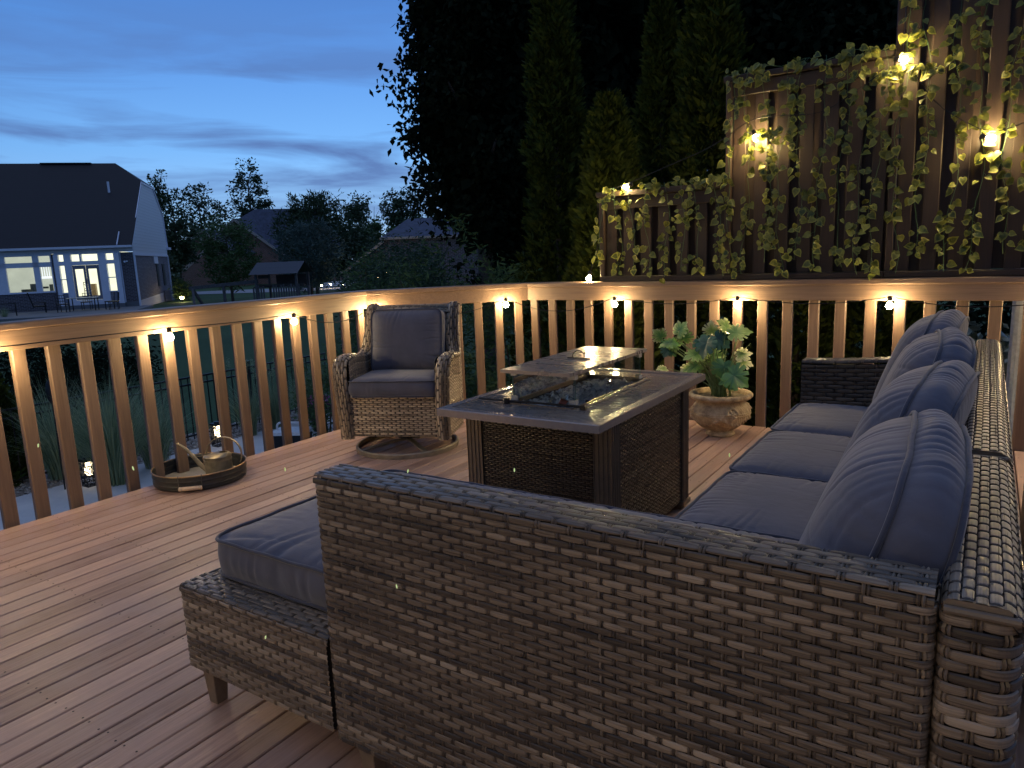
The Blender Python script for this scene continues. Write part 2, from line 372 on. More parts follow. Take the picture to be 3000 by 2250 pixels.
# ================================================================ railings
ZC0, ZC1, ZR0 = .977, 1.015, .877
def railing(a, b, n_bal, first, pitch, label, miter=(0, 0), skip=()):
    """a, b: ends of the inner face of the balusters, seen from the deck with the outside on the left of a->b"""
    a = np.array([*a, 0.]); b = np.array([*b, 0.]); d = nrm(b-a); o = np.array([-d[1], d[0], 0.]); Lr = np.linalg.norm(b-a)
    mid = (a+b)/2
    root = empty('deck_railing', tuple(mid), label=label, cat='railing', group='stained wood railings round the deck')
    ax = 'y' if abs(d[1]) > .8 else 'x'
    def bl(name, mb, mt): return mb.build(name, [mt], root, loc=None)
    def P(u, off, z): return a+d*u+o*off+np.array([0, 0, z])-mid
    m1 = MB(); W = .145
    # cap with mitred ends
    sec = [(-.052+.006, ZC0), (.093-.006, ZC0), (.093, ZC0+.006), (.093, ZC1-.006), (.087, ZC1), (-.046, ZC1), (-.052, ZC1-.006), (-.052, ZC0+.006)]
    V = [P(0-miter[0]*q[0], q[0], q[1]) for q in sec]+[P(Lr+miter[1]*q[0], q[0], q[1]) for q in sec]
    ns = 24; allV = []
    for k in range(ns+1):
        f = k/ns; wv = np.array([0, 0, rng.normal(0, .0006)])
        allV.append([v0*(1-f)+v1*f+wv for v0, v1 in zip(V[:8], V[8:])])
    grid(m1, np.array(allV), closed_v=True, tone=.55, flip=True); m1.ng.append([m1.n-8+i for i in range(8)]); m1.mn.append(0)
    m1.ng.append([m1.n-8*(ns+1)+i for i in range(8)][::-1]); m1.mn.append(0)
    bl('cap_rail', m1, 'rail_'+ax)
    m2 = MB(); sec = [(-.038, ZR0+.003), (-.035, ZR0), (-.002, ZR0), (-.002, ZC0-.001), (-.038, ZC0-.001)]
    V0 = [P(.0-miter[0]*q[0], q[0], q[1]) for q in sec]; V1 = [P(Lr+miter[1]*q[0], q[0], q[1]) for q in sec]
    m2.add(V0+V1, [[i, (i+1) % 5, 5+(i+1) % 5, 5+i] for i in range(5)], NG=[[4, 3, 2, 1, 0], [5, 6, 7, 8, 9]], tone=.6)
    bl('top_rail', m2, 'rail_'+ax)
    for k in range(n_bal):
        u = first+k*pitch+rng.normal(0, .002)
        if k in skip: continue
        mk = MB(); tw = rng.normal(0, .002)
        beam(mk, P(u+rng.normal(0, .0015), .020, -.2), P(u+tw, .020, ZC0-.002), .066, .038, up=tuple(o), bev=.005, tone=rng.random())
        bl('baluster', mk, 'rail_z')
    return root
A1 = (XL, YB); B1 = (XL, YF-CUT+.04); C1 = (XL+CUT-.01, YF+.012); D1 = (XR, YF+.012)
t22 = math.tan(math.radians(22.5))
# left section: balusters measured at y = 1.65 + .16 k
railing(A1, B1, 34, (1.65-.16*18)-YB, .16, 'long left railing of the deck with the watering can tray beside it', (0, t22))
railing(B1, C1, 8, .055, .168, 'short angled railing across the cut corner behind the swivel chair', (t22, t22))
railing(C1, D1, 35, (-2.909-.164)-C1[0], .1645, 'front railing of the deck under the ivy covered screen', (t22, 0))
railing((XR, YF), (XR, YB), 38, .1, .164, 'right hand railing of the deck behind the sofa, outside the picture', (0, 0))
# ================================================================ string lights
m, t, b = principled('bulb_glass_lit', .3, base=(1, .8, .5)); b.inputs['Emission Color'].default_value = (1, .73, .36, 1); b.inputs['Emission Strength'].default_value = 470; MT['bulb'] = m
m2_, t2_, b2_ = principled('screen_bulb_lit', .3, base=(1, .8, .5)); b2_.inputs['Emission Color'].default_value = (1, .72, .32, 1); b2_.inputs['Emission Strength'].default_value = 560; MT['bulb2'] = m2_
def light_string(name, label, bulbs, sag, mat='bulb', tilt=None, wire_pts=None):
    """bulbs: list of bulb centres; the cord runs from socket to socket"""
    root = empty(name, (0, 0, 0), label=label, cat='string lights', group='warm white bulb strings')
    cord = []
    for i, c in enumerate(bulbs):
        c = np.array(c, float); up = nrm(tilt[i]) if tilt and tilt[i] is not None else np.array([0, 0, 1.])
        mbk = MB(); r = .0205
        prof = [(0.0001, -1), (.3, -.95), (.6, -.8), (.85, -.52), (.98, -.15), (.98, .2), (.86, .55), (.62, .86), (.42, 1.1), (.36, 1.3)]
        T, A, B = up, nrm(np.cross(up, (.3, 1, .2))), None; B = np.cross(T, A); an = np.arange(16)*np.pi/8
        P = np.array([[c+(A*math.cos(q)+B*math.sin(q))*p[0]*r+T*p[1]*r for q in an] for p in prof])
        grid(mbk, P, closed_v=True)
        mbk.build('bulb', [mat], root, smooth=True)
        ms = MB(); s0 = c+T*r*1.25
        tube(ms, [s0, s0+T*.004, s0+T*.03, s0+T*.034], [.0105, .0145, .0145, .008], 12)
        ms.build('socket', ['black'], root, smooth=False)
        top = s0+T*.03
        cord.append(top)
    if wire_pts is None:
        pts = []
        for i in range(len(cord)-1):
            a, b_ = cord[i], cord[i+1]; n = 14; sg = sag[i] if hasattr(sag, '__len__') else sag
            for k in range(n):
                f = k/n; p = a*(1-f)+b_*f; p = p+np.array([0, 0, -4*sg*f*(1-f)]); pts.append(p)
        pts.append(cord[-1])
    else: pts = wire_pts(cord)
    mc = MB(); tube(mc, pts, .0032, 6); mc.build('cord', ['black'], root, smooth=True)
    return root
ys = [3.324, 2.408, 1.49, .57, -.35, -1.2]
left = [(-3.978, y_, .850) for y_ in ys][::-1]
dg = np.array(C1)-np.array(B1); dgn = dg/np.linalg.norm(dg); inn = np.array([dgn[1], -dgn[0]])
def on_diag(u): p = np.array(B1)+dgn*u+inn*.082; return (p[0], p[1], .850)
mids = [on_diag(.08), on_diag(1.11)]
front = [(x_, 4.930, .850) for x_ in (-2.316, -1.405, -.485, .44, 1.36, 2.28)]
sags = [.0]*4+[.012]+[.095]+[.11]+[.105]+[.05]+[.045]+[.06]+[.05]*3
light_string('string_lights', 'warm bulb string clipped under the top rail all round the deck', left+mids+front, sags[:len(left+mids+front)-1])
# second string over the ivy screen
sb = [(-2.558, 4.99, 1.041), (-2.228, 4.95, 1.690), (-1.297, 4.915, 1.918), (-.474, 4.90, 2.250), (-.028, 4.905, 1.770), (.75, 4.9, 2.1), (1.5, 4.9, 1.85)]
sb_t = [(.15, .3, 1), (.9, .1, .35), (-.35, -.3, .9), (-1, -.2, .25), (-1, -.1, .3), None, None]
def w2(c):
    p = Path([c[0]+np.array([0, 0, 0.0]), c[0]+np.array([.09, 0, .25]), np.array([-2.47, 4.97, 1.66]), c[1]+np.array([.02, 0, .02]), np.array([-1.95, 4.97, 1.80]), np.array([-1.6, 4.95, 1.9]),
              c[2]+np.array([0, 0, .08]), np.array([-.9, 4.93, 2.02]), c[3]+np.array([.05, 0, 0]), np.array([-.3, 4.93, 1.98]), c[4]+np.array([.05, 0, 0]), np.array([.3, 4.93, 1.9]), c[5], np.array([1.1, 4.93, 1.85]), c[6]], .1)
    return p(np.linspace(0, p.L, 140))
light_string('string_lights', 'warm bulb string draped over the ivy covered wooden screen', sb, 0, 'bulb2', sb_t, w2)
# ================================================================ the house wall behind the photographer, with wall lamps and a glass door added for warm light
hw = empty('house_wall', (-.5, YB-.18, 0), label='pale siding wall of the own house behind the photographer, outside the picture', cat='house')
MT['siding_own'] = plain('warm_siding', (.45, .40, .33), .7, bumps=.1)
k = MB()
for i in range(24): beam(k, (-3.6, -.0+.004*(i % 2), -.35+.125*(i+.5)), (3.4, .0+.004*(i % 2), -.35+.125*(i+.5)), .02, .122, up=(0, 0, 1))
k.build('siding', ['siding_own'], hw)
k = MB(); beam(k, (-.95, .02, 1.0), (-.95, .02, 1.03), 0, 0) if False else None
for x_ in (-.9, .9): beam(k, (x_, .03, .0), (x_, .03, 2.1), .09, .05, up=(0, 1, 0))
beam(k, (-.945, .03, 2.14), (.945, .03, 2.14), .05, .09); k.build('added_door_frame', ['rail_z'], hw)
m, t, b = principled('added_door_lit', .2, base=(.3, .25, .2)); b.inputs['Emission Color'].default_value = (1, .74, .46, 1); b.inputs['Emission Strength'].default_value = .5; MT['added_door_glow'] = m  # glow of the added, unseen door: more warm light from behind
k = MB(); box(k, (0, .02, 1.06), (1.7, .02, 2.05)); k.build('added_door_glass', ['added_door_glow'], hw)
m, t, b = principled('added_lamp_lit', .3, base=(1, .85, .6)); b.inputs['Emission Color'].default_value = (1, .80, .57, 1); b.inputs['Emission Strength'].default_value = 215; MT['added_lamp_glow'] = m  # added, unseen lamps for the near sofa; shades keep light off screen and trees
for x_ in (-1.55, 1.15):
    wl_ = empty('added_wall_lamp', (x_, YB-.10, 2.05), label='added unseen black shaded wall lamp shining down %s the glass door of the own house' % ('left of' if x_ < 0 else 'right of'), cat='wall lamp', group='added unseen wall lamps behind the photographer')
    k = MB(); box(k, (0, -.05, .04), (.10, .03, .16)); beam(k, (0, -.04, .08), (0, .12, .08), .025, .025)
    lathe(k, [(.001, .075), (.055, .070), (.125, .0), (.121, .0), (.053, .064), (.001, .066)], (0, .12, 0), 24); k.build('shade', ['black'], wl_, smooth=False)
    k = MB(); lathe(k, [(.001, .048), (.050, .048), (.050, .058), (.001, .058)], (0, .12, 0), 20); k.build('lamp', ['added_lamp_glow'], wl_, smooth=True)
# ================================================================ ivy screen
def screen(x0, x1, z1, label, pitch, top=True, left_post=True):
    Y0 = 5.0
    root = empty('privacy_screen', ((x0+x1)/2, Y0, 1.015), label=label, cat='wooden screen', group='stepped board screens standing on the front railing')
    o3 = np.array([(x0+x1)/2, Y0, 1.015])
    def bl(name, mb, mt): mb.v = [v-o3 for v in mb.v]; return mb.build(name, [mt], root)
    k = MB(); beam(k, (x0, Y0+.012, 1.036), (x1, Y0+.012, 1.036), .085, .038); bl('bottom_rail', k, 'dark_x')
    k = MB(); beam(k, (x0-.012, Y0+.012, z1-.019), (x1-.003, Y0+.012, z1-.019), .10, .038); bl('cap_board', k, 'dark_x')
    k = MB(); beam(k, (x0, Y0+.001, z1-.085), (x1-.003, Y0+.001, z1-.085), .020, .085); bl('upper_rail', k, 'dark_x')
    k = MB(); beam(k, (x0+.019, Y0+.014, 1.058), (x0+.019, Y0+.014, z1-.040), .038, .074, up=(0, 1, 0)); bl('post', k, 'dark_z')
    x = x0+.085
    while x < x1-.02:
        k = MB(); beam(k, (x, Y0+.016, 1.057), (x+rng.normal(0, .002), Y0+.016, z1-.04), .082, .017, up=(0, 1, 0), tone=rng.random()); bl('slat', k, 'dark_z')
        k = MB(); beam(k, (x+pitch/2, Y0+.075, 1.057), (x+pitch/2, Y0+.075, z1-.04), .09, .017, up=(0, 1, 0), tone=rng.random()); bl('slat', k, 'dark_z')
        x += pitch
    return root
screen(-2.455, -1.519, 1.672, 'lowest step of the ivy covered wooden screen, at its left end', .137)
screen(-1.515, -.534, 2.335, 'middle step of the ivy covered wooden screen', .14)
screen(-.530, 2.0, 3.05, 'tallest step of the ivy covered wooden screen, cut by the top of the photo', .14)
# ---------------------------------------------------------------- ivy
def leaf_mat(name, dark, light, rough=.45, trans=.25):
    m, t, b = principled(name, rough, .5)
    t.links.new(ramp(t, attr(t, 'tone'), [(0, dark), (.5, tuple((x+y)/2 for x, y in zip(dark, light))), (1, light)]), b.inputs['Base Color'])
    if trans:
        tr = t.nodes.new('ShaderNodeBsdfTranslucent'); t.links.new(ramp(t, attr(t, 'tone'), [(0, dark), (1, light)]), tr.inputs[0])
        mxs = t.nodes.new('ShaderNodeMixShader'); mxs.inputs[0].default_value = trans
        o = [n for n in t.nodes if n.type == 'OUTPUT_MATERIAL'][0]
        t.links.new(b.outputs[0], mxs.inputs[1]); t.links.new(tr.outputs[0], mxs.inputs[2]); t.links.new(mxs.outputs[0], o.inputs[0])
    return m
MT['ivy'] = leaf_mat('variegated_ivy_leaf', (.030, .056, .008), (.38, .38, .06))
MT['stem'] = plain('green_stem', (.06, .13, .05), .5, bumps=0)
# leaf outline: heart with a pointed tip, tip along +x, 2 rings for the variegation
_out = np.array([(0, 0), (-.10, .22), (.02, .42), (.28, .50), (.58, .38), (.82, .17), (1.05, 0), (.82, -.17), (.58, -.38), (.28, -.50), (.02, -.42), (-.10, -.22)])
def leaves(mb, pos, dirs, nors, size, tone_c, tone_e, fold=.25, curl=.25, mat=0):
    """many heart leaves at once: base position, tip direction, face normal"""
    pos = np.asarray(pos, float); k = len(pos); d = dirs/np.linalg.norm(dirs, axis=1)[:, None]
    n = nors-d*np.sum(nors*d, 1)[:, None]; n /= np.linalg.norm(n, axis=1)[:, None]+1e-9; s = np.cross(n, d)
    inner = _out*.55+np.array([.20, 0]); mid = np.array([[.05, 0], [.35, 0], [.65, 0]])
    P2 = np.concatenate([_out, inner]); zz = -fold*np.abs(P2[:, 1])*0+fold*np.abs(P2[:, 1])-curl*P2[:, 0]**2*.5
    V = pos[:, None]+(d[:, None]*P2[None, :, 0, None]+s[:, None]*P2[None, :, 1, None]+n[:, None]*zz[None, :, None])*size[:, None, None]
    Q = [[i, (i+1) % 12, 12+(i+1) % 12, 12+i] for i in range(12)]
    Q += [[12, 13, 14, 23], [23, 14, 15, 22], [22, 15, 16, 21], [21, 16, 17, 20], [20, 17, 18, 19]]
    Q = np.array(Q); Q = (Q[None]+(np.arange(k)*24)[:, None, None]).reshape(-1, 4)
    tn = np.concatenate([np.repeat(tone_e[:, None], 12, 1)+rng.normal(0, .12, (k, 12)), np.repeat(tone_c[:, None], 12, 1)+rng.normal(0, .08, (k, 12))], 1)
    mb.add(V.reshape(-1, 3), Q, tone=np.clip(tn, 0, 1).ravel(), mat=mat)
def vine(x, ztop, zbot, y, dens, label, along=None, size=.047):
    n = max(4, int((ztop-zbot)/.035)); z = np.linspace(ztop, zbot, n); ph = rng.random(3)*6
    xs = x+.022*np.sin(z*5+ph[0])+.012*np.sin(z*13+ph[1])+np.cumsum(rng.normal(0, .0022, n)); yy = y+.012*np.sin(z*7+ph[2])
    P = np.stack([xs, yy, z], 1)
    if along is not None: P = np.array(along)
    ms = MB(); tube(ms, P, .0016, 5)
    k = int(dens*np.sum(np.linalg.norm(np.diff(P, axis=0), axis=1))); f = np.sort((rng.random(k)+.035*np.sin(rng.random(k)*6.28*3)+.03*np.sign(np.sin(rng.random(k)*40))) % 1.0)*(len(P)-1)
    i = np.clip(f.astype(int), 0, len(P)-2); base = P[i]*(1-(f-i))[:, None]+P[i+1]*(f-i)[:, None]
    side = rng.choice([-1, 1], k); a = rng.normal(0, .5, k)
    st = np.stack([side*(.006+.020*rng.random(k)), -.012-.03*rng.random(k), rng.normal(.0, .014, k)], 1)
    pos = base+st
    for q in range(0, k, 2): tube(ms, [base[q], base[q]+st[q]*.6+np.array([0, 0, .004]), pos[q]], .0009, 4, cap=False)
    d = np.stack([side*(.35+.5*rng.random(k))+rng.normal(0, .25, k), rng.normal(-.15, .3, k), -.75+rng.normal(0, .5, k)], 1)
    nn = np.stack([rng.normal(0, .4, k), -1+0*a, .45+rng.normal(0, .4, k)], 1)
    ml = MB(); leaves(ml, pos, d, nn, size*(.62+.55*rng.random(k)), np.clip(rng.normal(.30, .16, k), 0, 1), np.clip(rng.normal(.62, .22, k), 0, 1))
    o = np.array(P[0]); ml.v = [v-o for v in ml.v]; ms.v = [v-o for v in ms.v]
    r = ml.build('ivy_vine', ['ivy'], loc=None, smooth=False); r.location = tuple(o)
    s_ = ms.build('stem', ['stem'], r, smooth=True)
    tag(r, label, 'ivy vine', 'variegated ivy vines hanging on the wooden screen')
    return r
def step(n): return ['first', 'second', 'third', 'fourth', 'fifth', 'sixth', 'seventh', 'eighth', 'ninth', 'tenth', 'eleventh', 'twelfth', 'thirteenth', 'fourteenth', 'fifteenth', 'sixteenth', 'seventeenth', 'eighteenth', 'nineteenth', 'twentieth'][n]
xs = np.linspace(-2.43, -1.56, 8)
for i, x in enumerate(xs): vine(x, 1.70, 1.03+.12*rng.random(), 4.955, 40, f'hanging ivy vine, {step(i)} from the left on the low screen step')
xs = np.linspace(-1.47, -.58, 9)
for i, x in enumerate(xs): vine(x, 2.36, 1.03+.12*rng.random(), 4.95, 42, f'hanging ivy vine, {step(i)} from the left on the middle screen step')
xs = np.linspace(-.48, 1.9, 19)
for i, x in enumerate(xs[:9]): vine(x, 3.08, 1.03+.12*rng.random(), 4.95, 40, f'hanging ivy vine, {step(i)} from the left on the tallest screen step')
for i, x in enumerate(xs[9:]): vine(x, 3.08, 1.04+.12*rng.random(), 4.95, 26, f'hanging ivy vine, {step(i+9)} from the left on the tallest screen step')
def run(x0, x1, z, y): n = 30; xx = np.linspace(x0, x1, n); return np.stack([xx, y+.02*np.sin(xx*17), z+.014*np.sin(xx*23)+rng.normal(0, .004, n)], 1)
vine(0, 1, 0, 0, 55, 'ivy vine lying along the top of the low screen step', run(-2.1, -1.50, 1.690, 4.965))
vine(0, 1, 0, 0, 34, 'ivy vine lying along the sloping top of the middle screen step', run(-1.48, -.56, 2.352, 4.965))
vine(0, 1, 0, 0, 60, 'short ivy vine bunched round the bulb on the left of the middle screen step', run(-1.40, -1.16, 1.93, 4.93), .04)
vine(0, 1, 0, 0, 110, 'thick ivy vine bunched round the highest glowing bulb', run(-.66, -.30, 2.20, 4.93), .042)
# ================================================================ cushions
def wrinkle_fn(length, amp, wl=.028, env=.5):
    """random pinches along a seam of the given length"""
    k = int(length/wl)+3; ph = rng.random(6)*6.28; am = np.abs(rng.normal(.45, .5, k)); de = .2+rng.random(k)*.8
    def f(s, inward):
        q = np.clip(s/wl+.45*np.sin(s*11+ph[0]+inward*9)+.35*np.sin(s*27+ph[1]-inward*14), 0, k-1.01); a = np.interp(q, np.arange(k), am); d = np.interp(q, np.arange(k), de)
        w_ = .5+.5*np.cos(2*np.pi*q)
        return -amp*a*w_**3*np.exp(-(inward/(env*d*.17))**1.5)*np.clip(inward/.010, 0, 1)
    return f
def cushion(name, parent, W, D, T, bulge=(.03, .0), crn=.05, wr=.004, n_edge=72, rings=30, mat='fabric', xf=None, slump=None, gus=.010, env=.6, wl=.03):
    """plan W x D (x, y), thickness T (z), bulge on +z and -z face; xf maps local points to parent space"""
    # outline (rounded rectangle), arc-length sampled
    p = Path([(-W/2, -D/2, 0), (W/2, -D/2, 0), (W/2, D/2, 0), (-W/2, D/2, 0)], crn, closed=True, n=10)
    p2 = Path(list(p.P), 0); nO = n_edge*4; s = np.linspace(0, p2.L, nO, endpoint=False); O = p2(s)
    F4 = [wrinkle_fn(q, wr, wl, env) for q in (D, D, W, W)]; f = wrinkle_fn(p2.L, wr, wl, env)
    def fold(x, y):
        return F4[0](y+D/2, W/2-x)+F4[1](y+D/2, W/2+x)+F4[2](x+W/2, D/2-y)+F4[3](x+W/2, D/2+y)
    ph = rng.random((8, 3))*6.28; fr = rng.normal(0, 1, (8, 2))*np.array([7, 7])
    def soft(x, y):
        v = 0
        for q in range(8): v = v+np.sin(fr[q, 0]*x+fr[q, 1]*y+ph[q, 0])
        return v/8
    def face(sign, bg, fw):
        k = np.linspace(1, 0, rings)**.8; P = np.zeros((rings, nO, 3))
        for i, sc_ in enumerate(k):
            # shrink the outline to its skeleton keeping the corner shape
            x = O[:, 0]*sc_; y = O[:, 1]*sc_
            P[i, :, 0] = x; P[i, :, 1] = y
            dome = (1-(np.abs(x)/(W/2))**3.2)*(1-(np.abs(y)/(D/2))**3.2); dome = np.clip(dome, 0, 1)**.55
            inward = (1-sc_)*min(W, D)/2+0*x; edge_r = .014*(1-np.exp(-inward/.012)); dome = dome*(1-np.exp(-inward/.02))
            z = T/2-.004+edge_r+bg*dome+fold(x, y)*(1 if sign > 0 else .3)*np.clip(inward/.01, 0, 1)+.006*soft(x, y)*dome
            P[i, :, 2] = sign*z
        return P
    top = face(1, bulge[0], f); bot = face(-1, bulge[1], f)
    mb = MB()
    def X(P):
        P = np.asarray(P, float); q = P.copy()
        if slump is not None: q = slump(q)
        return xf(q) if xf is not None else q
    grid(mb, X(top), closed_v=True, flip=True); grid(mb, X(bot), closed_v=True)
    # gusset
    nz = 9; G = np.zeros((nz, nO, 3)); cen = np.array([0, 0, 0]); od = O/np.maximum(np.linalg.norm(O*np.array([1/W, 1/D, 1]), axis=1)[:, None], 1e-6)
    nrm_ = np.stack([np.roll(O, -1, 0)[:, 1]-np.roll(O, 1, 0)[:, 1], -(np.roll(O, -1, 0)[:, 0]-np.roll(O, 1, 0)[:, 0])], 1); nrm_ /= np.linalg.norm(nrm_, axis=1)[:, None]
    wv = f(s, 0*s+.02)*.8
    for i, zz in enumerate(np.linspace(-1, 1, nz)):
        b_ = gus*(1-zz*zz)+.0035*np.sin(s*21+ph[0, 0]+zz)*(1-zz*zz)+wv*(1-zz*zz)
        G[i, :, 0] = O[:, 0]+nrm_[:, 0]*b_; G[i, :, 1] = O[:, 1]+nrm_[:, 1]*b_; G[i, :, 2] = zz*(T/2-.003)
    grid(mb, X(G), closed_v=True)
    o = mb.build(name, [mat], parent, smooth=True)
    for sg in (1, -1):
        mp_ = MB(); Pp = O.copy()+np.stack([nrm_[:, 0]*.003, nrm_[:, 1]*.003, 0*s], 1); Pp[:, 2] = sg*(T/2+.001)+.0012*np.sin(s*37+ph[1, 1])
        tube(mp_, X(Pp), .0052, 7, closed=True)
        mp_.build('piping', ['piping'], o, smooth=True)
    return o
def place(M):
    M = np.array(M)
    return lambda P: (np.concatenate([P.reshape(-1, 3), np.ones((P.reshape(-1, 3).shape[0], 1))], 1) @ M.T)[:, :3].reshape(P.shape)
def mat4(loc, rot=(0, 0, 0)):
    from mathutils import Euler
    return Matrix.Translation(Vector(loc)) @ Euler(rot, 'XYZ').to_matrix().to_4x4()
# ================================================================ sectional sofa
legm = MT['leg'] = plain('grey_brown_leg', (.20, .155, .115), .45, .2, .15, 30, .05)
def leg(parent, x, y, h, w=.052, w2=.036, dx=0, dy=0):
    k = MB(); beam(k, (x+dx, y+dy, .0), (x, y, h), w2, w2, up=(0, 1, 0), bev=.002, w1=w, h1=w); return k.build('leg', ['leg'], parent)
def wicker_box_side(mb, x0, x1, y0, y1, z0, z1, sides='FRBL', r=.015, **k):
    """weave round a box; strands horizontal. F = facing -y, R = +x, B = +y, L = -x"""
    c = {'F': [(x0, y0), (x1, y0)], 'R': [(x1, y0), (x1, y1)], 'B': [(x1, y1), (x0, y1)], 'L': [(x0, y1), (x0, y0)]}
    pts = [c[sides[0]][0]]+[c[q][1] for q in sides]
    p = Path([(a, b, z0) for a, b in pts], r)
    s_, LU, LV = extrude_surf(p, (0, 0, 1), z1-z0)
    weave(mb, s_, LU, LV, **k)
def top_strip(mb, x0, x1, y0, y1, z, axis='y', r=.022, drop=.02, **k):
    """woven top running along an axis, rolled over both long edges by 'drop'"""
    if axis == 'x':
        p = Path([(x0, y0, z-drop), (x0, y0, z), (x0, y1, z), (x0, y1, z-drop)], r)
        s_, LU, LV = extrude_surf(p, (1, 0, 0), x1-x0, along=False)
        weave(mb, s_, LU, LV, **k)
    else:
        p = Path([(x1, y0, z-drop), (x1, y0, z), (x0, y0, z), (x0, y0, z-drop)], r)
        s_, LU, LV = extrude_surf(p, (0, 1, 0), y1-y0, along=False)
        weave(mb, s_, LU, LV, **k)
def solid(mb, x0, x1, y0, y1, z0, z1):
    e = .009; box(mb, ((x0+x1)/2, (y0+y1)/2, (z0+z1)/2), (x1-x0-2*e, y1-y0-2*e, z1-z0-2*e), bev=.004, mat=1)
SX0, SX1 = -1.852, -.030        # chaise left end / right end of its long arm
SY0 = 1.058
ZB, ZL, ZH = .122, .366, .776   # underside, low frame, tall arm
so1 = empty('chaise_sofa', (-.9, 1.45, 0), label='near sofa unit of grey-brown wicker with a tall woven arm and a long chaise seat', cat='sofa', group='units of the wicker sectional sofa')
def loc(o, r): o.location = Vector(o.location)-r.location; return o
k = MB(); AX0 = -1.252
# low chaise box: left end and the near side up to the arm
wicker_box_side(k, SX0, AX0-.004, SY0, 1.83, ZB, ZL, 'LF', wp=.029, rp=.0136, tone=(.42, .2))
top_strip(k, SX0, AX0, SY0, SY0+.088, ZL+.004, 'x', wp=.030, rp=.0145, tone=(.42, .15))
k2 = Path([(SX0, 1.83, ZL-.012), (SX0, 1.83, ZL+.004), (SX0+.08, 1.83, ZL+.004)], .015)
s_, LU, LV = extrude_surf(Path([(SX0, SY0, ZL-.014), (SX0, SY0, ZL+.003), (SX0+.09, SY0, ZL+.003)], .015), (0, 1, 0), .77, along=False)
weave(k, s_, LU, LV, wp=.03, rp=.0145, flip=True)
solid(k, SX0, SX1, SY0, 1.83, ZB, ZL-.002)
loc(k.build('chaise_frame', ['wicker', 'back'], so1), so1)
k = MB()
wicker_box_side(k, AX0, SX1, SY0, SY0+.092, ZB-.015, ZH-.020, 'LFR', wp=.0272, rp=.01345, tone=(.46, .2), r=.02)
# the face behind the arm, towards the cushions
s_, LU, LV = extrude_surf(Path([(SX1, SY0+.092, ZL), (AX0, SY0+.092, ZL)], 0), (0, 0, 1), ZH-.02-ZL)
weave(k, s_, LU, LV, wp=.03, rp=.0136)
top_strip(k, AX0, SX1, SY0+.001, SY0+.091, ZH, 'x', wp=.034, rp=.0150, tone=(.45, .14), r=.024, drop=.022)
solid(k, AX0, SX1, SY0, SY0+.092, ZB, ZH)
loc(k.build('long_arm', ['wicker', 'back'], so1), so1)
def rect_ring(cx0, cx1, cy0, cy1, z0, z1, mb, **k):
    p = Path([(cx0, cy0, z0), (cx1, cy0, z0), (cx1, cy1, z0), (cx0, cy1, z0)], .03, closed=True)
    s_, LU, LV = extrude_surf(p, (0, 0, 1), z1-z0); weave(mb, s_, LU, LV, **k)
def back_unit(parent, y0, y1, zt):
    k = MB()
    p = Path([(-.022, y1, .12), (-.022, y0, .12), (.054, y0, .12), (.072, y0+.03, .12), (.072, y1, .12)], .018)
    def lean(P):
        return P
    s_, LU, LV = extrude_surf(p, (0, 0, 1), zt-.018-.12)
    weave(k, s_, LU, LV, wp=.036, rp=.0165, tone=(.5, .15), sw=.0150, amp=.0036)
    p = Path([(.076, y0, zt-.035), (.058, y0, zt+.001), (-.014, y0, zt+.001), (-.022, y0, zt-.02)], .02)
    s_, LU, LV = extrude_surf(p, (0, 1, 0), y1-y0, along=False)
    weave(k, s_, LU, LV, wp=.0185, rp=.0162, sw=.0140, amp=.0030, thick=.0013, dip=.10, tone=(.70, .08), warp_tone=.15, pair=False, wr=.0025, drift=.1)
    solid(k, -.022, .072, y0, y1, .12, zt)
    beam(k, (.018, y0+.0015, zt-.009), (.018, y0+.011, zt-.009), .078, .022, up=(0, 0, 1), bev=.005, tone=.55)
    # rounded binding at the near edge
    tube(k, Path([(-.02, y0-.001, zt-.012), (.066, y0-.001, zt-.012)], 0)(np.linspace(0, .086, 8)), .006, 8, tone=.5)
    return loc(k.build('back_frame', ['wicker', 'back'], parent, smooth=False), parent)
back_unit(so1, 1.062, 1.835, .770)
leg(so1, -1.805+.9, 1.105-1.45, ZB+.004); leg(so1, -1.18+.9, 1.105-1.45, ZB+.004, .06); leg(so1, -1.805+.9, 1.79-1.45, ZB+.004); leg(so1, -.07+.9, 1.105-1.45, ZB+.004); leg(so1, -.0+.9, 1.79-1.45, ZB+.004)
so2 = empty('sofa', (-.4, 2.9, 0), label='far sofa unit of grey-brown wicker with three seat cushions in front of the railing', cat='sofa', group='units of the wicker sectional sofa')
Y20, Y21 = 1.862, 3.945
back_unit(so2, Y20, Y21, .775)
k = MB()
s_, LU, LV = extrude_surf(Path([(-.735, Y21, .12), (-.735, Y20, .12)], 0), (0, 0, 1), .19)
weave(k, s_, LU, LV, wp=.029, rp=.0136)
top = Path([(-.735, Y20, .30), (-.735, Y20, .315), (-.66, Y20, .315)], .012); s_, LU, LV = extrude_surf(top, (0, 1, 0), Y21-Y20, along=False); weave(k, s_, LU, LV, wp=.03, rp=.0145, flip=True)
solid(k, -.735, -.02, Y20, Y21, .12, .31)
loc(k.build('seat_frame', ['wicker', 'back'], so2), so2)
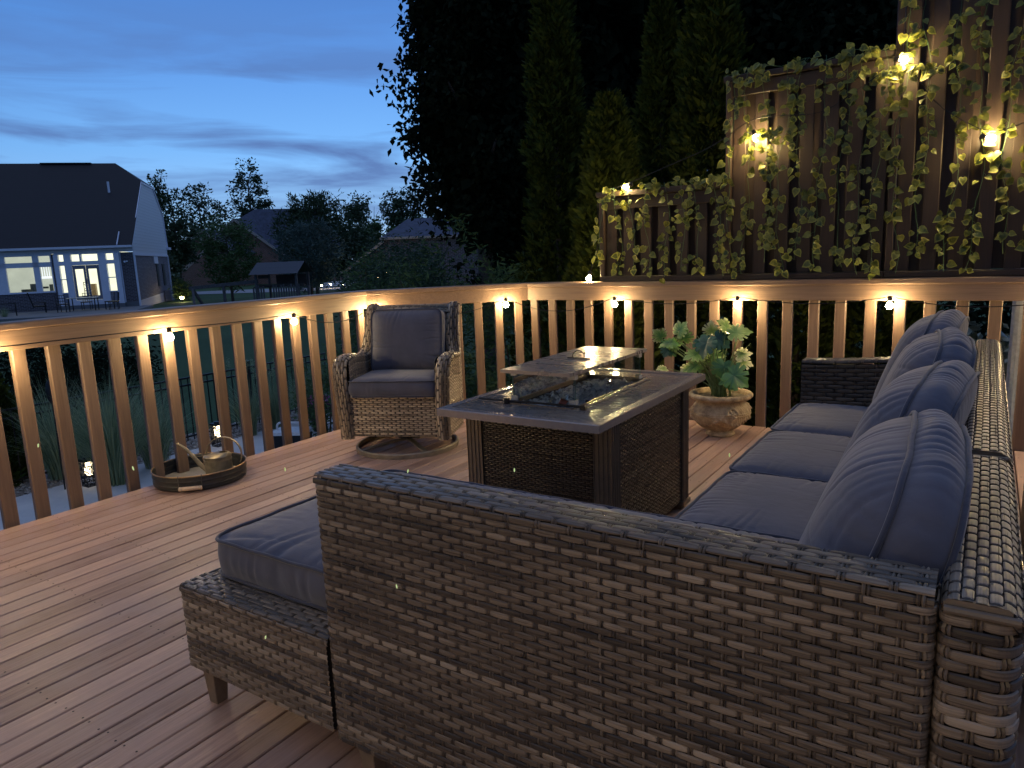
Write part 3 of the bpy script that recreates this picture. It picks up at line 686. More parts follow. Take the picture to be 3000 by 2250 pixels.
# far arm: rises towards the back
k = MB(); ya, yb = 3.845, 3.945
def armz(x): return .652+.055*np.clip((x+.76)/.70, 0, 1)**1.6
def fa(u, v): # inner face, strands horizontal
    x = -.765+u; return np.stack([x, ya+0*u, .13+(v/.52)*(armz(x)-.145)], -1)
weave(k, fa, .74, .52, wp=.046, rp=.0205, sw=.0185, tone=(.22, .13), drift=.08, amp=.003)
def ft(u, v):
    x = -.765+u; pr = Path([(0, ya, -.014), (0, ya, 0), (0, yb, 0), (0, yb, -.014)], .016)(v); return np.stack([x, pr[..., 1], armz(x)+pr[..., 2]+.004], -1)
weave(k, ft, .74, .128, wp=.03, rp=.0145, tone=(.35, .12))
s_, LU, LV = extrude_surf(Path([(-.765, yb, .13), (-.765, ya, .13)], 0), (0, 0, 1), .515); weave(k, s_, LU, LV, wp=.03, rp=.0145)
s_, LU, LV = extrude_surf(Path([(-.02, yb, .13), (-.765, yb, .13)], 0), (0, 0, 1), .51); weave(k, s_, LU, LV, wp=.03, rp=.0145)
solid(k, -.765, -.02, ya, yb, .13, .645)
loc(k.build('far_arm', ['wicker', 'back'], so2), so2)
for x_, y_ in ((-.69, 1.93), (-.69, 3.88), (-.02, 3.88), (.0, 1.93)): leg(so2, x_+.4, y_-2.9, .125)
# seat cushions
def seat(name, x0, x1, y0, y1, z0, z1, label, parent=None, bg=.02, group='slate blue seat cushions on the wicker sofa', **kw):
    c = ((x0+x1)/2, (y0+y1)/2, (z0+z1)/2)
    o = cushion(name, parent, x1-x0, y1-y0, z1-z0, bulge=(bg, 0.0), **kw)
    o.location = c; return tag(o, label, 'cushion', group)
seat('seat_cushion', -1.835, -.24, 1.158, 1.90, .372, .474, 'long slate blue chaise cushion on the near sofa unit, half hidden by the tall arm', bg=.018, crn=.06, wr=.009, n_edge=110, rings=44, env=1.2, wl=.05)
seat('seat_cushion', -.752, -.235, 1.915, 2.570, .318, .428, 'nearest of the three square seat cushions on the far sofa unit', wr=.007, wl=.034, env=1.0)
seat('seat_cushion', -.760, -.235, 2.578, 3.222, .318, .430, 'middle of the three square seat cushions on the far sofa unit', wr=.006, wl=.034, env=1.0)
seat('seat_cushion', -.768, -.235, 3.230, 3.842, .318, .432, 'farthest of the three square seat cushions, against the far sofa arm', wr=.006, wl=.034, env=1.0)
# back pillows: local x = width (world y), local y = height, local z = towards the seat (-x)
def pillow(yc, wid, ht, T, base, xb, tilt, yaw, label, bg=.06, roll=0.):
    o = cushion('back_pillow', None, wid, ht, T, bulge=(bg, .012), crn=.13, wr=.009, n_edge=100, rings=44, env=1.0, gus=.026, wl=.033,
                slump=lambda P: np.stack([P[..., 0]*(1+.02*np.cos(P[..., 1]*6)), P[..., 1]+.030*np.cos(P[..., 0]/wid*np.pi)*np.clip(P[..., 1]/ht*3, 0, 1), P[..., 2]*(1.0-.28*(P[..., 1]/ht))], -1))
    # axes: local x -> world -y (so the outline normal works), local y -> up, local z -> -x
    Mx = Matrix(((0, 0, -1), (-1, 0, 0), (0, 1, 0))).to_4x4()
    from mathutils import Euler
    Rr = Matrix.Rotation(yaw, 4, 'Z') @ Matrix.Rotation(tilt, 4, 'Y') @ Matrix.Rotation(roll, 4, 'X')
    o.matrix_world = Matrix.Translation((xb, yc, base+ht/2*.98)) @ Rr @ Mx
    return tag(o, label, 'pillow', 'plump slate blue back pillows along the sofa back')
pillow(1.515, .64, .44, .105, .425, -.118, .26, .05, 'nearest and largest back pillow, on the chaise seat', bg=.10)
pillow(2.205, .63, .46, .11, .415, -.130, .27, -.07, 'second back pillow from the near end of the sofa', bg=.10)
pillow(2.855, .59, .475, .11, .42, -.142, .25, .08, 'third back pillow from the near end of the sofa', bg=.10)
pillow(3.475, .58, .49, .11, .42, -.178, .25, -.06, 'farthest back pillow, next to the far sofa arm', bg=.10)
# ================================================================ fire pit table
ft_ = empty('fire_pit_table', (-1.50, 2.843, 0), label='rectangular wicker fire pit table with a dark tiled top and a glass wind guard', cat='fire table')
def tb(name, mb, mt, parent=None, smooth=False): return mb.build(name, mt, parent or ft_, smooth=smooth)
HX, HY, TZ = .372, .587, .635
m, t, b = principled('dark_slate_tile', .10, .6)
v = noise(t, mapping(t, scale=(3, 9, 3), rot=(0, 0, .4)), 3, 9, .68, 1.2); v2 = noise(t, mapping(t), 70, 4, .6)
t.links.new(ramp(t, math_(t, 'ADD', math_(t, 'MULTIPLY', v, .8), math_(t, 'MULTIPLY', v2, .2)), [(.30, (.12, .11, .105)), (.5, (.19, .17, .155)), (.66, (.30, .265, .23)), (.8, (.16, .15, .14))]), b.inputs['Base Color'])
t.links.new(ramp(t, v, [(.3, (.06,)*3), (.7, (.20,)*3)]), b.inputs['Roughness']); bump(t, b, v, .08, .002); MT['tile'] = m
k = MB(); fw = .042
for sx, sy in ((0, -1), (1, 0), (0, 1), (-1, 0)):  # mitred frame
    if sx == 0: P4 = [(-HX, sy*HY), (HX, sy*HY), (HX-fw, sy*(HY-fw)), (-HX+fw, sy*(HY-fw))]
    else: P4 = [(sx*HX, -HY), (sx*HX, HY), (sx*(HX-fw), HY-fw), (sx*(HX-fw), -HY+fw)]
    c = np.mean(P4, axis=0); zt, zb = TZ, TZ-.032; e = .0035
    out_ = np.array([sx, sy])*e
    V = [(*P4[0], zb), (*P4[1], zb), (*P4[2], zb), (*P4[3], zb), (*P4[0], zt-e), (*P4[1], zt-e), (P4[1][0]-out_[0], P4[1][1]-out_[1], zt), (P4[0][0]-out_[0], P4[0][1]-out_[1], zt), (*P4[2], zt), (*P4[3], zt), (*P4[2], zt-.006), (*P4[3], zt-.006)]
    k.add(V, [[0, 1, 5, 4], [4, 5, 6, 7], [7, 6, 8, 9], [9, 8, 10, 11], [11, 10, 2, 3], [3, 2, 1, 0], ], tone=.5)
tb('top_frame', k, ['bronze_top'])
# tiles with the opening for the burner pan
bx0, bx1, by0, by1 = -.165, .150, -.375, .375
k = MB(); ix, iy = HX-fw+.001, HY-fw+.001
def slab(x0, x1, y0, y1, z0=TZ-.016, z1=TZ-.004): box(k, ((x0+x1)/2, (y0+y1)/2, (z0+z1)/2), (x1-x0-.002, y1-y0-.002, z1-z0), bev=.0015)
slab(-ix, ix, -iy, by0); slab(-ix, ix, by1, iy); slab(-ix, bx0, by0, by1); slab(bx1, ix, by0, by1)
tb('tile', k, ['tile'])
k = MB(); zf = TZ-.085
for P4 in ([(bx0, by0), (bx1, by0)], [(bx1, by0), (bx1, by1)], [(bx1, by1), (bx0, by1)], [(bx0, by1), (bx0, by0)]):
    a, c = P4; k.add([(*a, TZ-.003), (*c, TZ-.003), (*c, zf), (*a, zf)], [[0, 1, 2, 3]])
k.add([(bx0, by0, zf), (bx1, by0, zf), (bx1, by1, zf), (bx0, by1, zf)], [[0, 1, 2, 3]])
for a, c in (((bx0, by0), (bx1, by0)), ((bx1, by0), (bx1, by1)), ((bx1, by1), (bx0, by1)), ((bx0, by1), (bx0, by0))):
    beam(k, (*a, TZ-.002), (*c, TZ-.002), .007, .005, bev=.001)
tb('burner_pan', k, ['bronze'])
# the rod with stops that lies across the near end, and the long strip on the sofa side
k = MB(); tube(k, [(-.297, -.388, TZ+.010), (.190, -.368, TZ+.008)], .0048, 10); tube(k, [(-.160, -.3825, TZ-.002), (-.160, -.3825, TZ+.022)], .013, 12); tube(k, [(.196, -.375, TZ+.004), (.196, -.36, TZ+.004)], .012, 12); tb('rod', k, ['black'])
k = MB(); beam(k, (.193, -.360, TZ+.003), (.168, .375, TZ+.003), .012, .008, bev=.001); tb('strip', k, ['bronze_top'])
# fire glass
m, t, b = principled('painted_sparkle_glass', .06, .8, base=(.95, .97, 1.0)); b.inputs['Transmission Weight'].default_value = .0; b.inputs['IOR'].default_value = 1.45; t.links.new(ramp(t, attr(t, 'tone'), [(0, (.16, .18, .20)), (.4, (.62, .70, .76)), (1, (1, 1, 1))]), b.inputs['Base Color']); MT['fire_glass'] = m  # opaque: crystals coloured dark to white in place of sparkle and sky reflections
k = MB()
ico = np.array([(0, 0, 1), (.89, 0, .45), (.28, .85, .45), (-.72, .53, .45), (-.72, -.53, .45), (.28, -.85, .45), (.72, .53, -.45), (-.28, .85, -.45), (-.89, 0, -.45), (-.28, -.85, -.45), (.72, -.53, -.45), (0, 0, -1)])
icf = [(0, 1, 2), (0, 2, 3), (0, 3, 4), (0, 4, 5), (0, 5, 1), (1, 6, 2), (2, 7, 3), (3, 8, 4), (4, 9, 5), (5, 10, 1), (2, 6, 7), (3, 7, 8), (4, 8, 9), (5, 9, 10), (1, 10, 6), (6, 11, 7), (7, 11, 8), (8, 11, 9), (9, 11, 10), (10, 11, 6)]
for q in range(1100):
    c = np.array([rng.uniform(bx0+.02, bx1-.02), rng.uniform(by0+.02, by1-.05), zf+.008+rng.random()*.05]); 
    c[2] = zf+.044+rng.random()*.016+.014*np.exp(-(c[0]/.09)**2)
    sc_ = rng.uniform(.008, .018); V = (ico+rng.normal(0, .18, (12, 3)))*sc_*rng.uniform(.7, 1.2, 3)+c
    k.add(V, T=icf, tone=rng.random()**.8)
tag(tb('fire_glass', k, ['fire_glass']), kind='stuff')
# glass wind guard
m = bpy.data.materials.new('thin_clear_glass'); m.use_nodes = True; t = m.node_tree
for n in list(t.nodes):
    if n.type == 'BSDF_PRINCIPLED': t.nodes.remove(n)
o = [n for n in t.nodes if n.type == 'OUTPUT_MATERIAL'][0]; tr = t.nodes.new('ShaderNodeBsdfTransparent'); tr.inputs[0].default_value = (.94, .97, .95, 1)
g = t.nodes.new('ShaderNodeBsdfGlossy'); g.inputs['Roughness'].default_value = .015; fr = t.nodes.new('ShaderNodeFresnel'); fr.inputs[0].default_value = 1.5
mxs = t.nodes.new('ShaderNodeMixShader'); t.links.new(fr.outputs[0], mxs.inputs[0]); t.links.new(tr.outputs[0], mxs.inputs[1]); t.links.new(g.outputs[0], mxs.inputs[2]); t.links.new(mxs.outputs[0], o.inputs[0]); MT['glass'] = m
MT['glass_edge'] = plain('green_glass_edge', (.10, .19, .17), .2, bumps=0)
gx0, gx1, gy0, gy1, gz0, gz1 = -.158, .140, -.333, .330, TZ+.006, TZ+.128
for a, c in (((gx0, gy0), (gx1, gy0)), ((gx1, gy0), (gx1, gy1)), ((gx1, gy1), (gx0, gy1)), ((gx0, gy1), (gx0, gy0))):
    k = MB(); a = np.array(a); c = np.array(c); d = nrm(c-a); n_ = np.array([-d[1], d[0]])*.0025; a = a+d*.004; c = c-d*.004
    for s_ in (1, -1):
        k.add([(*(a+n_*s_), gz0), (*(c+n_*s_), gz0), (*(c+n_*s_), gz1), (*(a+n_*s_), gz1)], [[0, 1, 2, 3]])
    for p, q in ((a, a), (c, c)):
        k.add([(*(p+n_), gz0), (*(p-n_), gz0), (*(p-n_), gz1), (*(p+n_), gz1)], [[0, 1, 2, 3]], mat=1)
    k.add([(*(a+n_), gz1), (*(c+n_), gz1), (*(c-n_), gz1), (*(a-n_), gz1)], [[0, 1, 2, 3]], mat=1)
    tb('glass_pane', k, ['glass', 'glass_edge'])
MT['clip'] = plain('pale_plastic_clip', (.55, .52, .45), .35, bumps=0)
for x_ in (gx0, gx1):
    for y_ in (gy0, gy1):
        for z_ in (gz0+.008, gz1-.010):
            k = MB(); sx = np.sign(x_); sy = np.sign(y_)
            box(k, (x_-sx*.010, y_, z_), (.032, .010, .020), bev=.002); box(k, (x_, y_-sy*.012, z_), (.010, .024, .020), bev=.002); tb('clip', k, ['clip'])
m, t, b = principled('lid_metal', .30, .5, .55, (.30, .26, .24)); v = noise(t, mapping(t, scale=(2, 6, 2)), 3, 6, .6, .8)
t.links.new(ramp(t, v, [(.3, (.33, .29, .27)), (.7, (.38, .335, .31))]), b.inputs['Base Color']); t.links.new(ramp(t, v, [(.3, (.25,)*3), (.7, (.31,)*3)]), b.inputs['Roughness']); MT['lid'] = m
lid = MB(); box(lid, (-.005, -.020, TZ+.138), (.332, .770, .014), bev=.003); lid_o = lid.build('burner_lid', ['lid']); lid_o.location = (-1.50, 2.843, 0)
tag(lid_o, 'flat metal lid with a ring handle resting on the glass wind guard', 'lid')
k = MB(); tube(k, [(.0+.031*math.cos(a), -.03, TZ+.150+.031*math.sin(a)) for a in np.linspace(-.05, math.pi+.05, 16)], .0030, 8); beam(k, (-.055, -.03, TZ+.1475), (.055, -.03, TZ+.1475), .014, .005, bev=.001); k.build('handle', ['black'], lid_o, smooth=False)
# body: corner posts with flutes, wicker panels, feet
px_, py_ = .305, .390
for sx in (-1, 1):
    for sy in (-1, 1):
        k = MB(); s0 = .078; n_fl = 4; pts = []
        xo, yo = sx*px_, sy*py_
        # L-shaped fluted post seen from outside: build as a square tube with grooves
        def side(a, c, outw):
            r = []
            for q in range(n_fl):
                for f, dpt in ((0.10, 0), (.20, .004), (.80, .004), (.90, 0)):
                    u = (q+f)/n_fl; p = a*(1-u)+c*u; r.append(p-outw*dpt)
            return r
        cs = [np.array([-s0/2, -s0/2]), np.array([s0/2, -s0/2]), np.array([s0/2, s0/2]), np.array([-s0/2, s0/2])]; ow = [np.array([0, -1]), np.array([1, 0]), np.array([0, 1]), np.array([-1, 0])]
        for q in range(4): pts += [cs[q]]+side(cs[q], cs[(q+1) % 4], ow[q])
        pts = np.array(pts)+np.array([xo, yo]); n = len(pts)
        P = np.array([[(*p, z_) for p in pts] for z_ in (.045, TZ-.033)]); grid(k, P, closed_v=True, flip=True)
        tb('corner_post', k, ['bronze'])
        k = MB(); box(k, (xo, yo, .034), (.094, .094, .022), bev=.003); box(k, (xo, yo, .012), (.05, .05, .023), bev=.002); tb('foot', k, ['bronze'])
def panel(a, c, bz=.045):
    k = MB(); a = np.array(a); c = np.array(c); p = Path([(*a, bz), (*c, bz)], 0)
    s_, LU, LV = extrude_surf(p, (0, 0, 1), TZ-.034-bz)
    weave(k, s_, LU, LV, wp=.0165, rp=.0088, sw=.0068, amp=.0022, thick=.0018, tone=(.5, .12), drift=.05, wr=.0016, warp_tone=.35, pair=False)
    tb('wicker_panel', k, ['wicker_dark', 'back'])
e = .028
panel((-px_+.04, -py_-e), (px_-.04, -py_-e)); panel((px_+e, -py_+.04), (px_+e, py_-.04)); panel((px_-.04, py_+e), (-px_+.04, py_+e)); panel((-px_-e, py_-.04), (-px_-e, -py_+.04))
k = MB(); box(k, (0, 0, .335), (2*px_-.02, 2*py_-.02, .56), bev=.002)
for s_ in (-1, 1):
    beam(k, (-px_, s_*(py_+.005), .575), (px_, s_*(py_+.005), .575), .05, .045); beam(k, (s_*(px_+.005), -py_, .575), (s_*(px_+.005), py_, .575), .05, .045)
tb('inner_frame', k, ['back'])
k = MB(); V = np.array([(-.012, 0, 0), (.018, .004, .002), (.020, .028, .014), (-.010, .022, .022), (.0, -.006, .012)])*1.1+np.array([.085, -.355, TZ+.003]); k.add(V, T=[[0, 1, 2], [0, 2, 3], [0, 4, 1], [4, 3, 2], [4, 2, 1], [0, 3, 4]])
MT['red_chip'] = plain('rust_red_chip', (.22, .06, .03), .6, bumps=0)
r = k.build('lava_rock', ['red_chip']); r.location = (-1.50, 2.843, 0); tag(r, 'small rust red stone chip beside the fire glass inside the wind guard', 'stone')
# ================================================================ swivel armchair
CH = empty('swivel_armchair', (-3.215, 3.55, 0), label='tan wicker swivel armchair with slate blue cushions in the corner of the deck', cat='armchair')
CH.rotation_euler = (0, 0, math.radians(23.6))   # local -y faces the table
def cb(name, mb, mt=('wicker_chair', 'back'), smooth=False):
    if not name.startswith('base_'): mb.v = [v*.92+np.array([0, 0, .028]) for v in mb.v]
    return mb.build(name, list(mt), CH, smooth=smooth)
MT['ring'] = plain('worn_grey_metal', (.24, .21, .17), .5, .35, .35, 9, .1)
k = MB(); R_ = .335; an = np.linspace(0, 2*np.pi, 73)[:-1]
sec = [(R_-.008, .0), (R_+.008, .0), (R_+.010, .028), (R_+.004, .034), (R_-.004, .034), (R_-.010, .028)]
P = np.array([[(r_*math.cos(a), r_*math.sin(a), z_) for r_, z_ in sec] for a in an]); grid(k, P, closed_u=True, closed_v=True, flip=True); cb('base_ring', k, ['ring'])
k = MB()
for a in (math.radians(40), math.radians(130)):
    beam(k, (-R_*math.cos(a), -R_*math.sin(a), .018), (-.1*math.cos(a), -.1*math.sin(a), .050), .035, .012); beam(k, (R_*math.cos(a), R_*math.sin(a), .018), (.1*math.cos(a), .1*math.sin(a), .050), .035, .012); beam(k, (-.1*math.cos(a), -.1*math.sin(a), .05), (.1*math.cos(a), .1*math.sin(a), .050), .035, .012)
cb('base_spokes', k, ['ring'])
k = MB(); tube(k, [(0, 0, .045), (0, 0, .12)], .075, 20); box(k, (0, 0, .13), (.36, .36, .02)); cb('swivel', k, ['black'])
FY, BY = -.27, .36
k = MB()   # front apron
s_, LU, LV = extrude_surf(Path([(-.312, FY+.012, .105), (.312, FY+.012, .105)], 0), (0, 0, 1), .285)
def apr(u, v): P = s_(u, v); P[..., 1] -= .012*np.sin(np.pi*u/LU); return P
weave(k, apr, LU, LV, wp=.031, rp=.0148, sw=.0128, tone=(.62, .14), warp_tone=.25, amp=.0036)
cb('front_apron', k)
k = MB(); box(k, (0, .03, .25), (.61, .56, .24), bev=.01, mat=1); cb('seat_box', k)
# arms: wide rolled bands; profile in the side plane (y, z)
prof = [(FY-.002, .085), (FY-.022, .25), (FY-.030, .42), (FY-.030, .56), (FY+.02, .655), (FY+.15, .672), (.12, .640), (.185, .668), (.235, .80), (.300, .955), (.345, 1.000), (.385, .965)]
prof = [(0, a, b) for a, b in prof]
armp = Path(prof, [0, .08, .08, .08, .09, .08, .06, .07, .1, .05, .04, 0], n=8)
fmin = armp(np.linspace(0, armp.L, 200))
for sg in (-1, 1):
    k = MB(); xo = sg*.352; wv = .098
    p = armp
    def band(u, v, sg=sg):
        P = p(u); f = v/.136
        # cross profile: rounded over both sides, slight flare outwards near the top front
        cx = (f-.5)*wv*1.0; fl = np.clip((P[..., 2]-.25)/.4, 0, 1)*np.clip((.2-P[..., 1])/.3, 0, 1)
        edge = np.clip(np.abs(f-.5)*2, 0, 1)**4*.026
        # move the band inward (towards the arm body) at the edges
        e_ = 1e-3; T_ = p(np.clip(u+e_, 0, p.L))-p(np.clip(u-e_, 0, p.L)); T_ /= np.linalg.norm(T_, axis=-1)[..., None]+1e-12
        nx = np.stack([0*f, -T_[..., 2], T_[..., 1]], -1)
        inw = -sg*.035*np.clip((P[..., 1]-.12)/.12, 0, 1)
        Q = P+np.stack([xo+cx+sg*fl*.022+inw+0*f, 0*f, 0*f], -1)-nx*(-1)*edge[..., None]*(-1)
        return Q
    weave(k, band, p.L, .136, wp=.042, rp=.0227, sw=.0195, tone=(.42, .26), warp_tone=.2, amp=.0062, flip=True, back=.012, thick=.0045)
    cb('arm_band', k)
    # inner and outer faces below the band
    k = MB()
    topz = Path([(0, q[1], q[2]) for q in prof[3:10]], .05, n=6)
    ysamp = np.linspace(FY+.02, .30, 60); tp = topz(np.linspace(0, topz.L, 400)); o_ = np.argsort(tp[:, 1]); ztop = np.interp(ysamp, tp[o_, 1], tp[o_, 2])
    def face_(u, v, x=0, z0=0, rev=False):
        y = FY+.02+(u if not rev else (.28-FY-.0)-u); zt = np.interp(y, ysamp, ztop)-.012
        return np.stack([x+0*y, y, z0+(v/.5)*(zt-z0)], -1)
    L_ = .28-FY
    weave(k, lambda u, v: face_(u, v, xo-sg*.042, .30, sg > 0), L_, .5*.75, wp=.022, rp=.0105, tone=(.52, .15), amp=.0028, sw=.0088) if False else None
    INW = lambda y: -sg*.035*np.clip((y-.12)/.12, 0, 1)
    fi = lambda u, v: np.stack([xo-sg*.044+INW(FY+.02+(L_-u if sg > 0 else u)), FY+.02+(L_-u if sg > 0 else u), .38+(v/.28)*(np.interp(FY+.02+(L_-u if sg > 0 else u), ysamp, ztop)-.012-.38)], -1)
    weave(k, fi, L_, .28, wp=.024, rp=.0115, sw=.0098, tone=(.45, .13), amp=.0030, flip=False)
    fo = lambda u, v: np.stack([xo+sg*.044+INW(FY+.02+(u if sg > 0 else L_-u))+0*u, FY+.02+(u if sg > 0 else L_-u), .105+(v/.54)*(np.interp(FY+.02+(u if sg > 0 else L_-u), ysamp, ztop)-.012-.105)], -1)
    weave(k, fo, L_, .54, wp=.024, rp=.0115, sw=.0098, tone=(.62, .12), amp=.0030, flip=False)
    cb('arm_side', k)
# back panel and top roll
k = MB()
bk = Path([(0, .235, .38), (0, .275, .70), (0, .320, .93), (0, .35, .985), (0, .375, .96), (0, .36, .5), (0, .34, .105)], .03, n=6)
sf = lambda u, v: np.stack([-.29+u, bk(v)[..., 1], bk(v)[..., 2]], -1)
weave(k, sf, .58, bk.L, wp=.031, rp=.0148, sw=.0128, tone=(.50, .15), amp=.0036)
box(k, (0, .30, .55), (.57, .03, .75), mat=1)
cb('back_panel', k)
Mc = CH.matrix_basis if False else Matrix.Translation((-3.215, 3.55, 0)) @ Matrix.Rotation(math.radians(23.6), 4, 'Z') @ Matrix.Translation((0, 0, .028)) @ Matrix.Scale(.92, 4)
sc1 = cushion('seat_cushion', None, .61, .56, .105, bulge=(.020, 0), crn=.035, wr=.004, gus=.012, wl=.04)
sc1.matrix_world = Mc @ Matrix.Translation((0, FY+.262, .447)); tag(sc1, 'slate blue seat cushion of the swivel armchair', 'cushion')
bc = cushion('back_pillow', None, .53, .45, .10, bulge=(.055, .01), crn=.05, wr=.006, gus=.012, wl=.035, env=.9)
bc.matrix_world = Mc @ Matrix.Translation((0, .170, .725)) @ Matrix.Rotation(math.radians(90-11), 4, 'X'); tag(bc, 'slate blue back pillow leaning in the swivel armchair', 'pillow')

# ================================================================ covered storage box behind the sofa back
sb_ = empty('storage_box', (.46, 2.75, 0), label='black storage box with pale straps behind the sofa back, at the right edge', cat='storage box')
k = MB(); box(k, (0, 0, .24), (.56, 1.5, .48), bev=.02); k.build('box', ['black'], sb_)
MT['strap'] = plain('pale_webbing', (.45, .42, .36), .7, bumps=0)
for dy_ in (-.35, .05):
    k = MB(); P = Path([(-.29, dy_, .30), (-.295, dy_, .485), (-.1, dy_+.1, .545), (.15, dy_+.16, .50)], .06)(np.linspace(0, .55, 16))
    for i in range(15): beam(k, P[i], P[i+1]+(P[i+1]-P[i])*.1, .024, .004, up=(0, 0, 1), bev=.001)
    k.build('strap', ['strap'], sb_)
# ================================================================ ground, patio, street
G0 = -1.7
def sstep(a, b, x): q = np.clip((x-a)/(b-a), 0, 1); return q*q*(3-2*q)
def to_view(x, y): return x*math.cos(YAW)+y*math.sin(YAW), -x*math.sin(YAW)+y*math.cos(YAW)
def gz(x, y):
    X, Y = to_view(np.asarray(x, float), np.asarray(y, float)); r = np.hypot(X, Y)
    return G0+.60*sstep(13, 38, r)+.06*np.sin(X*.21)*sstep(14, 22, r)*np.cos(Y*.17)
def on_ground(px, py, z=G0):
    d = ray(px, py); k = (z-EYE)/d.z; return Vector((0, 0, EYE))+d*k
def foliage_mat(name, a, c, rough=.6, spec=.25, trans=.15):
    m = leaf_mat(name, a, c, rough, trans); _in(m.node_tree.nodes['Principled BSDF'], 'Specular IOR Level', spec); return m
m, t, b = principled('lawn', .9, .15); v = noise(t, mapping(t), .35, 6, .6); v2 = noise(t, mapping(t), 22, 4, .7)
t.links.new(ramp(t, math_(t, 'ADD', math_(t, 'MULTIPLY', v, .5), math_(t, 'MULTIPLY', v2, .5)), [(.3, (.030, .062, .028)), (.7, (.070, .125, .058))]), b.inputs['Base Color']); bump(t, b, v2, .6, .03); MT['lawn'] = m
k = MB(); rr = np.concatenate([np.linspace(0, 60, 61), np.linspace(64, 140, 14), np.array([170, 220, 300, 450, 700, 1100])]); aa = np.linspace(0, 2*np.pi, 97)[:-1]
Rg, Ag = np.meshgrid(rr, aa, indexing='ij'); Xg = Rg*np.cos(Ag); Yg = Rg*np.sin(Ag)
grid(k, np.stack([Xg, Yg, gz(Xg, Yg)], -1), closed_v=True, flip=True); tag(k.build('ground', ['lawn'], smooth=True), kind='structure')
m, t, b = principled('patio_concrete', .75, .3); v = noise(t, mapping(t), 2.2, 7, .65); v2 = noise(t, mapping(t), 90, 3, .6)
t.links.new(ramp(t, math_(t, 'ADD', math_(t, 'MULTIPLY', v, .7), math_(t, 'MULTIPLY', v2, .3)), [(.32, (.56, .56, .57)), (.68, (.76, .75, .74))]), b.inputs['Base Color']); bump(t, b, v2, .2, .003); MT['concrete'] = m
k = MB(); yy = -4.
while yy < 9.4:
    for xa, xb in ((-10.62, -7.62), (-7.61, -4.62), (-4.61, -1.0)): box(k, ((xa+xb)/2, yy+1.5, G0-.02), (xb-xa, 2.99, .10), bev=.008, tone=.5)
    yy += 3.0
tag(k.build('patio', ['concrete']), kind='structure')
MT['gravel'] = plain('river_gravel', (.30, .27, .24), .8, 0, .5, 12, .3)
k = MB(); yv = np.linspace(-4, 12, 60); xv = np.linspace(-11.75, -10.60, 6); a_, b2 = np.meshgrid(yv, xv, indexing='ij'); grid(k, np.stack([b2, a_, G0+.012+0*a_], -1)); 
for q in range(5200):
    c = np.array([rng.uniform(-11.72, -10.58), rng.uniform(2.2, 10.5), G0+.02]); s_ = rng.uniform(.012, .032)
    V = (ico[:]+rng.normal(0, .12, (12, 3)))*np.array([s_, s_*rng.uniform(.6, 1), s_*.5])+c; k.add(V, T=icf, tone=rng.random())
m, t, b = principled('river_pebbles', .65, .4); t.links.new(ramp(t, attr(t, 'tone'), [(0, (.10, .085, .07)), (.5, (.30, .26, .22)), (1, (.55, .52, .48))]), b.inputs['Base Color']); MT['pebble'] = m
tag(k.build('gravel_bed', ['pebble']), kind='structure')
MT['asphalt'] = plain('pale_road', (.30, .31, .35), .85, 0, .12, 3, .1)
def strip(name, pts_a, pts_b, mt, dz):
    k = MB(); a = np.array([[*p[:2]] for p in pts_a]); b_ = np.array([[*p[:2]] for p in pts_b]); n = 40; f = np.linspace(0, 1, n)
    ta = np.linspace(0, 1, len(a)); A = np.stack([np.interp(f, ta, a[:, i]) for i in (0, 1)], -1); B = np.stack([np.interp(f, ta, b_[:, i]) for i in (0, 1)], -1)
    g_ = np.linspace(0, 1, 6)[None, :, None]; P = A[:, None]*(1-g_)+B[:, None]*g_
    grid(k, np.concatenate([P, (gz(P[..., 0], P[..., 1])+dz)[..., None]], -1)); return tag(k.build(name, [mt], smooth=True), kind='structure')
strip('street', [yf(-60, 66), yf(-24, 62), yf(-5, 58), yf(25, 60)], [yf(-60, 72), yf(-24, 68), yf(-5, 64), yf(25, 66)], 'asphalt', .03)
strip('driveway', [yf(-17.6, 68), yf(-19.5, 76), yf(-21, 88)], [yf(-13, 68), yf(-15, 76), yf(-17, 88)], 'concrete', .04)
# ================================================================ leaves and trees
def cards(mb, P, size, tone, up=.3, asp=.5, droop=0.):
    n = len(P); d = rng.normal(0, 1, (n, 3)); d[:, 2] = d[:, 2]*.6-droop; d /= np.linalg.norm(d, axis=1)[:, None]
    u = rng.normal(0, 1, (n, 3)); u[:, 2] += up*2; s = np.cross(d, u); s /= np.linalg.norm(s, axis=1)[:, None]+1e-9; nn = np.cross(d, s)
    L_ = size[:, None]; W_ = L_*asp
    V = np.stack([P, P+d*L_*.45+s*W_*.5+nn*L_*.06, P+d*L_, P+d*L_*.45-s*W_*.5+nn*L_*.06], 1).reshape(-1, 3)
    mb.add(V, np.arange(4*n).reshape(-1, 4), tone=np.repeat(np.clip(tone, 0, 1), 4))
def crown_points(n, rad, clumps, cr, shell=.55, low=-1., flat=1.):
    c = rng.normal(0, 1, (clumps, 3)); c /= np.linalg.norm(c, axis=1)[:, None]; rr_ = (shell+(1-shell)*rng.random(clumps))**.7; c = c*rr_[:, None]
    c = c[c[:, 2] > low]; c = c*np.array(rad); k = rng.integers(0, len(c), n); o = np.clip(rng.normal(0, 1, (n, 3)), -1.75, 1.75)*cr*np.array([1, 1, flat]); o *= (.35+.65*rng.random((len(c), 1)))[k]
    return c[k]+o, (rng.random(len(c))*.5)[k]+rng.random(n)*.5, c
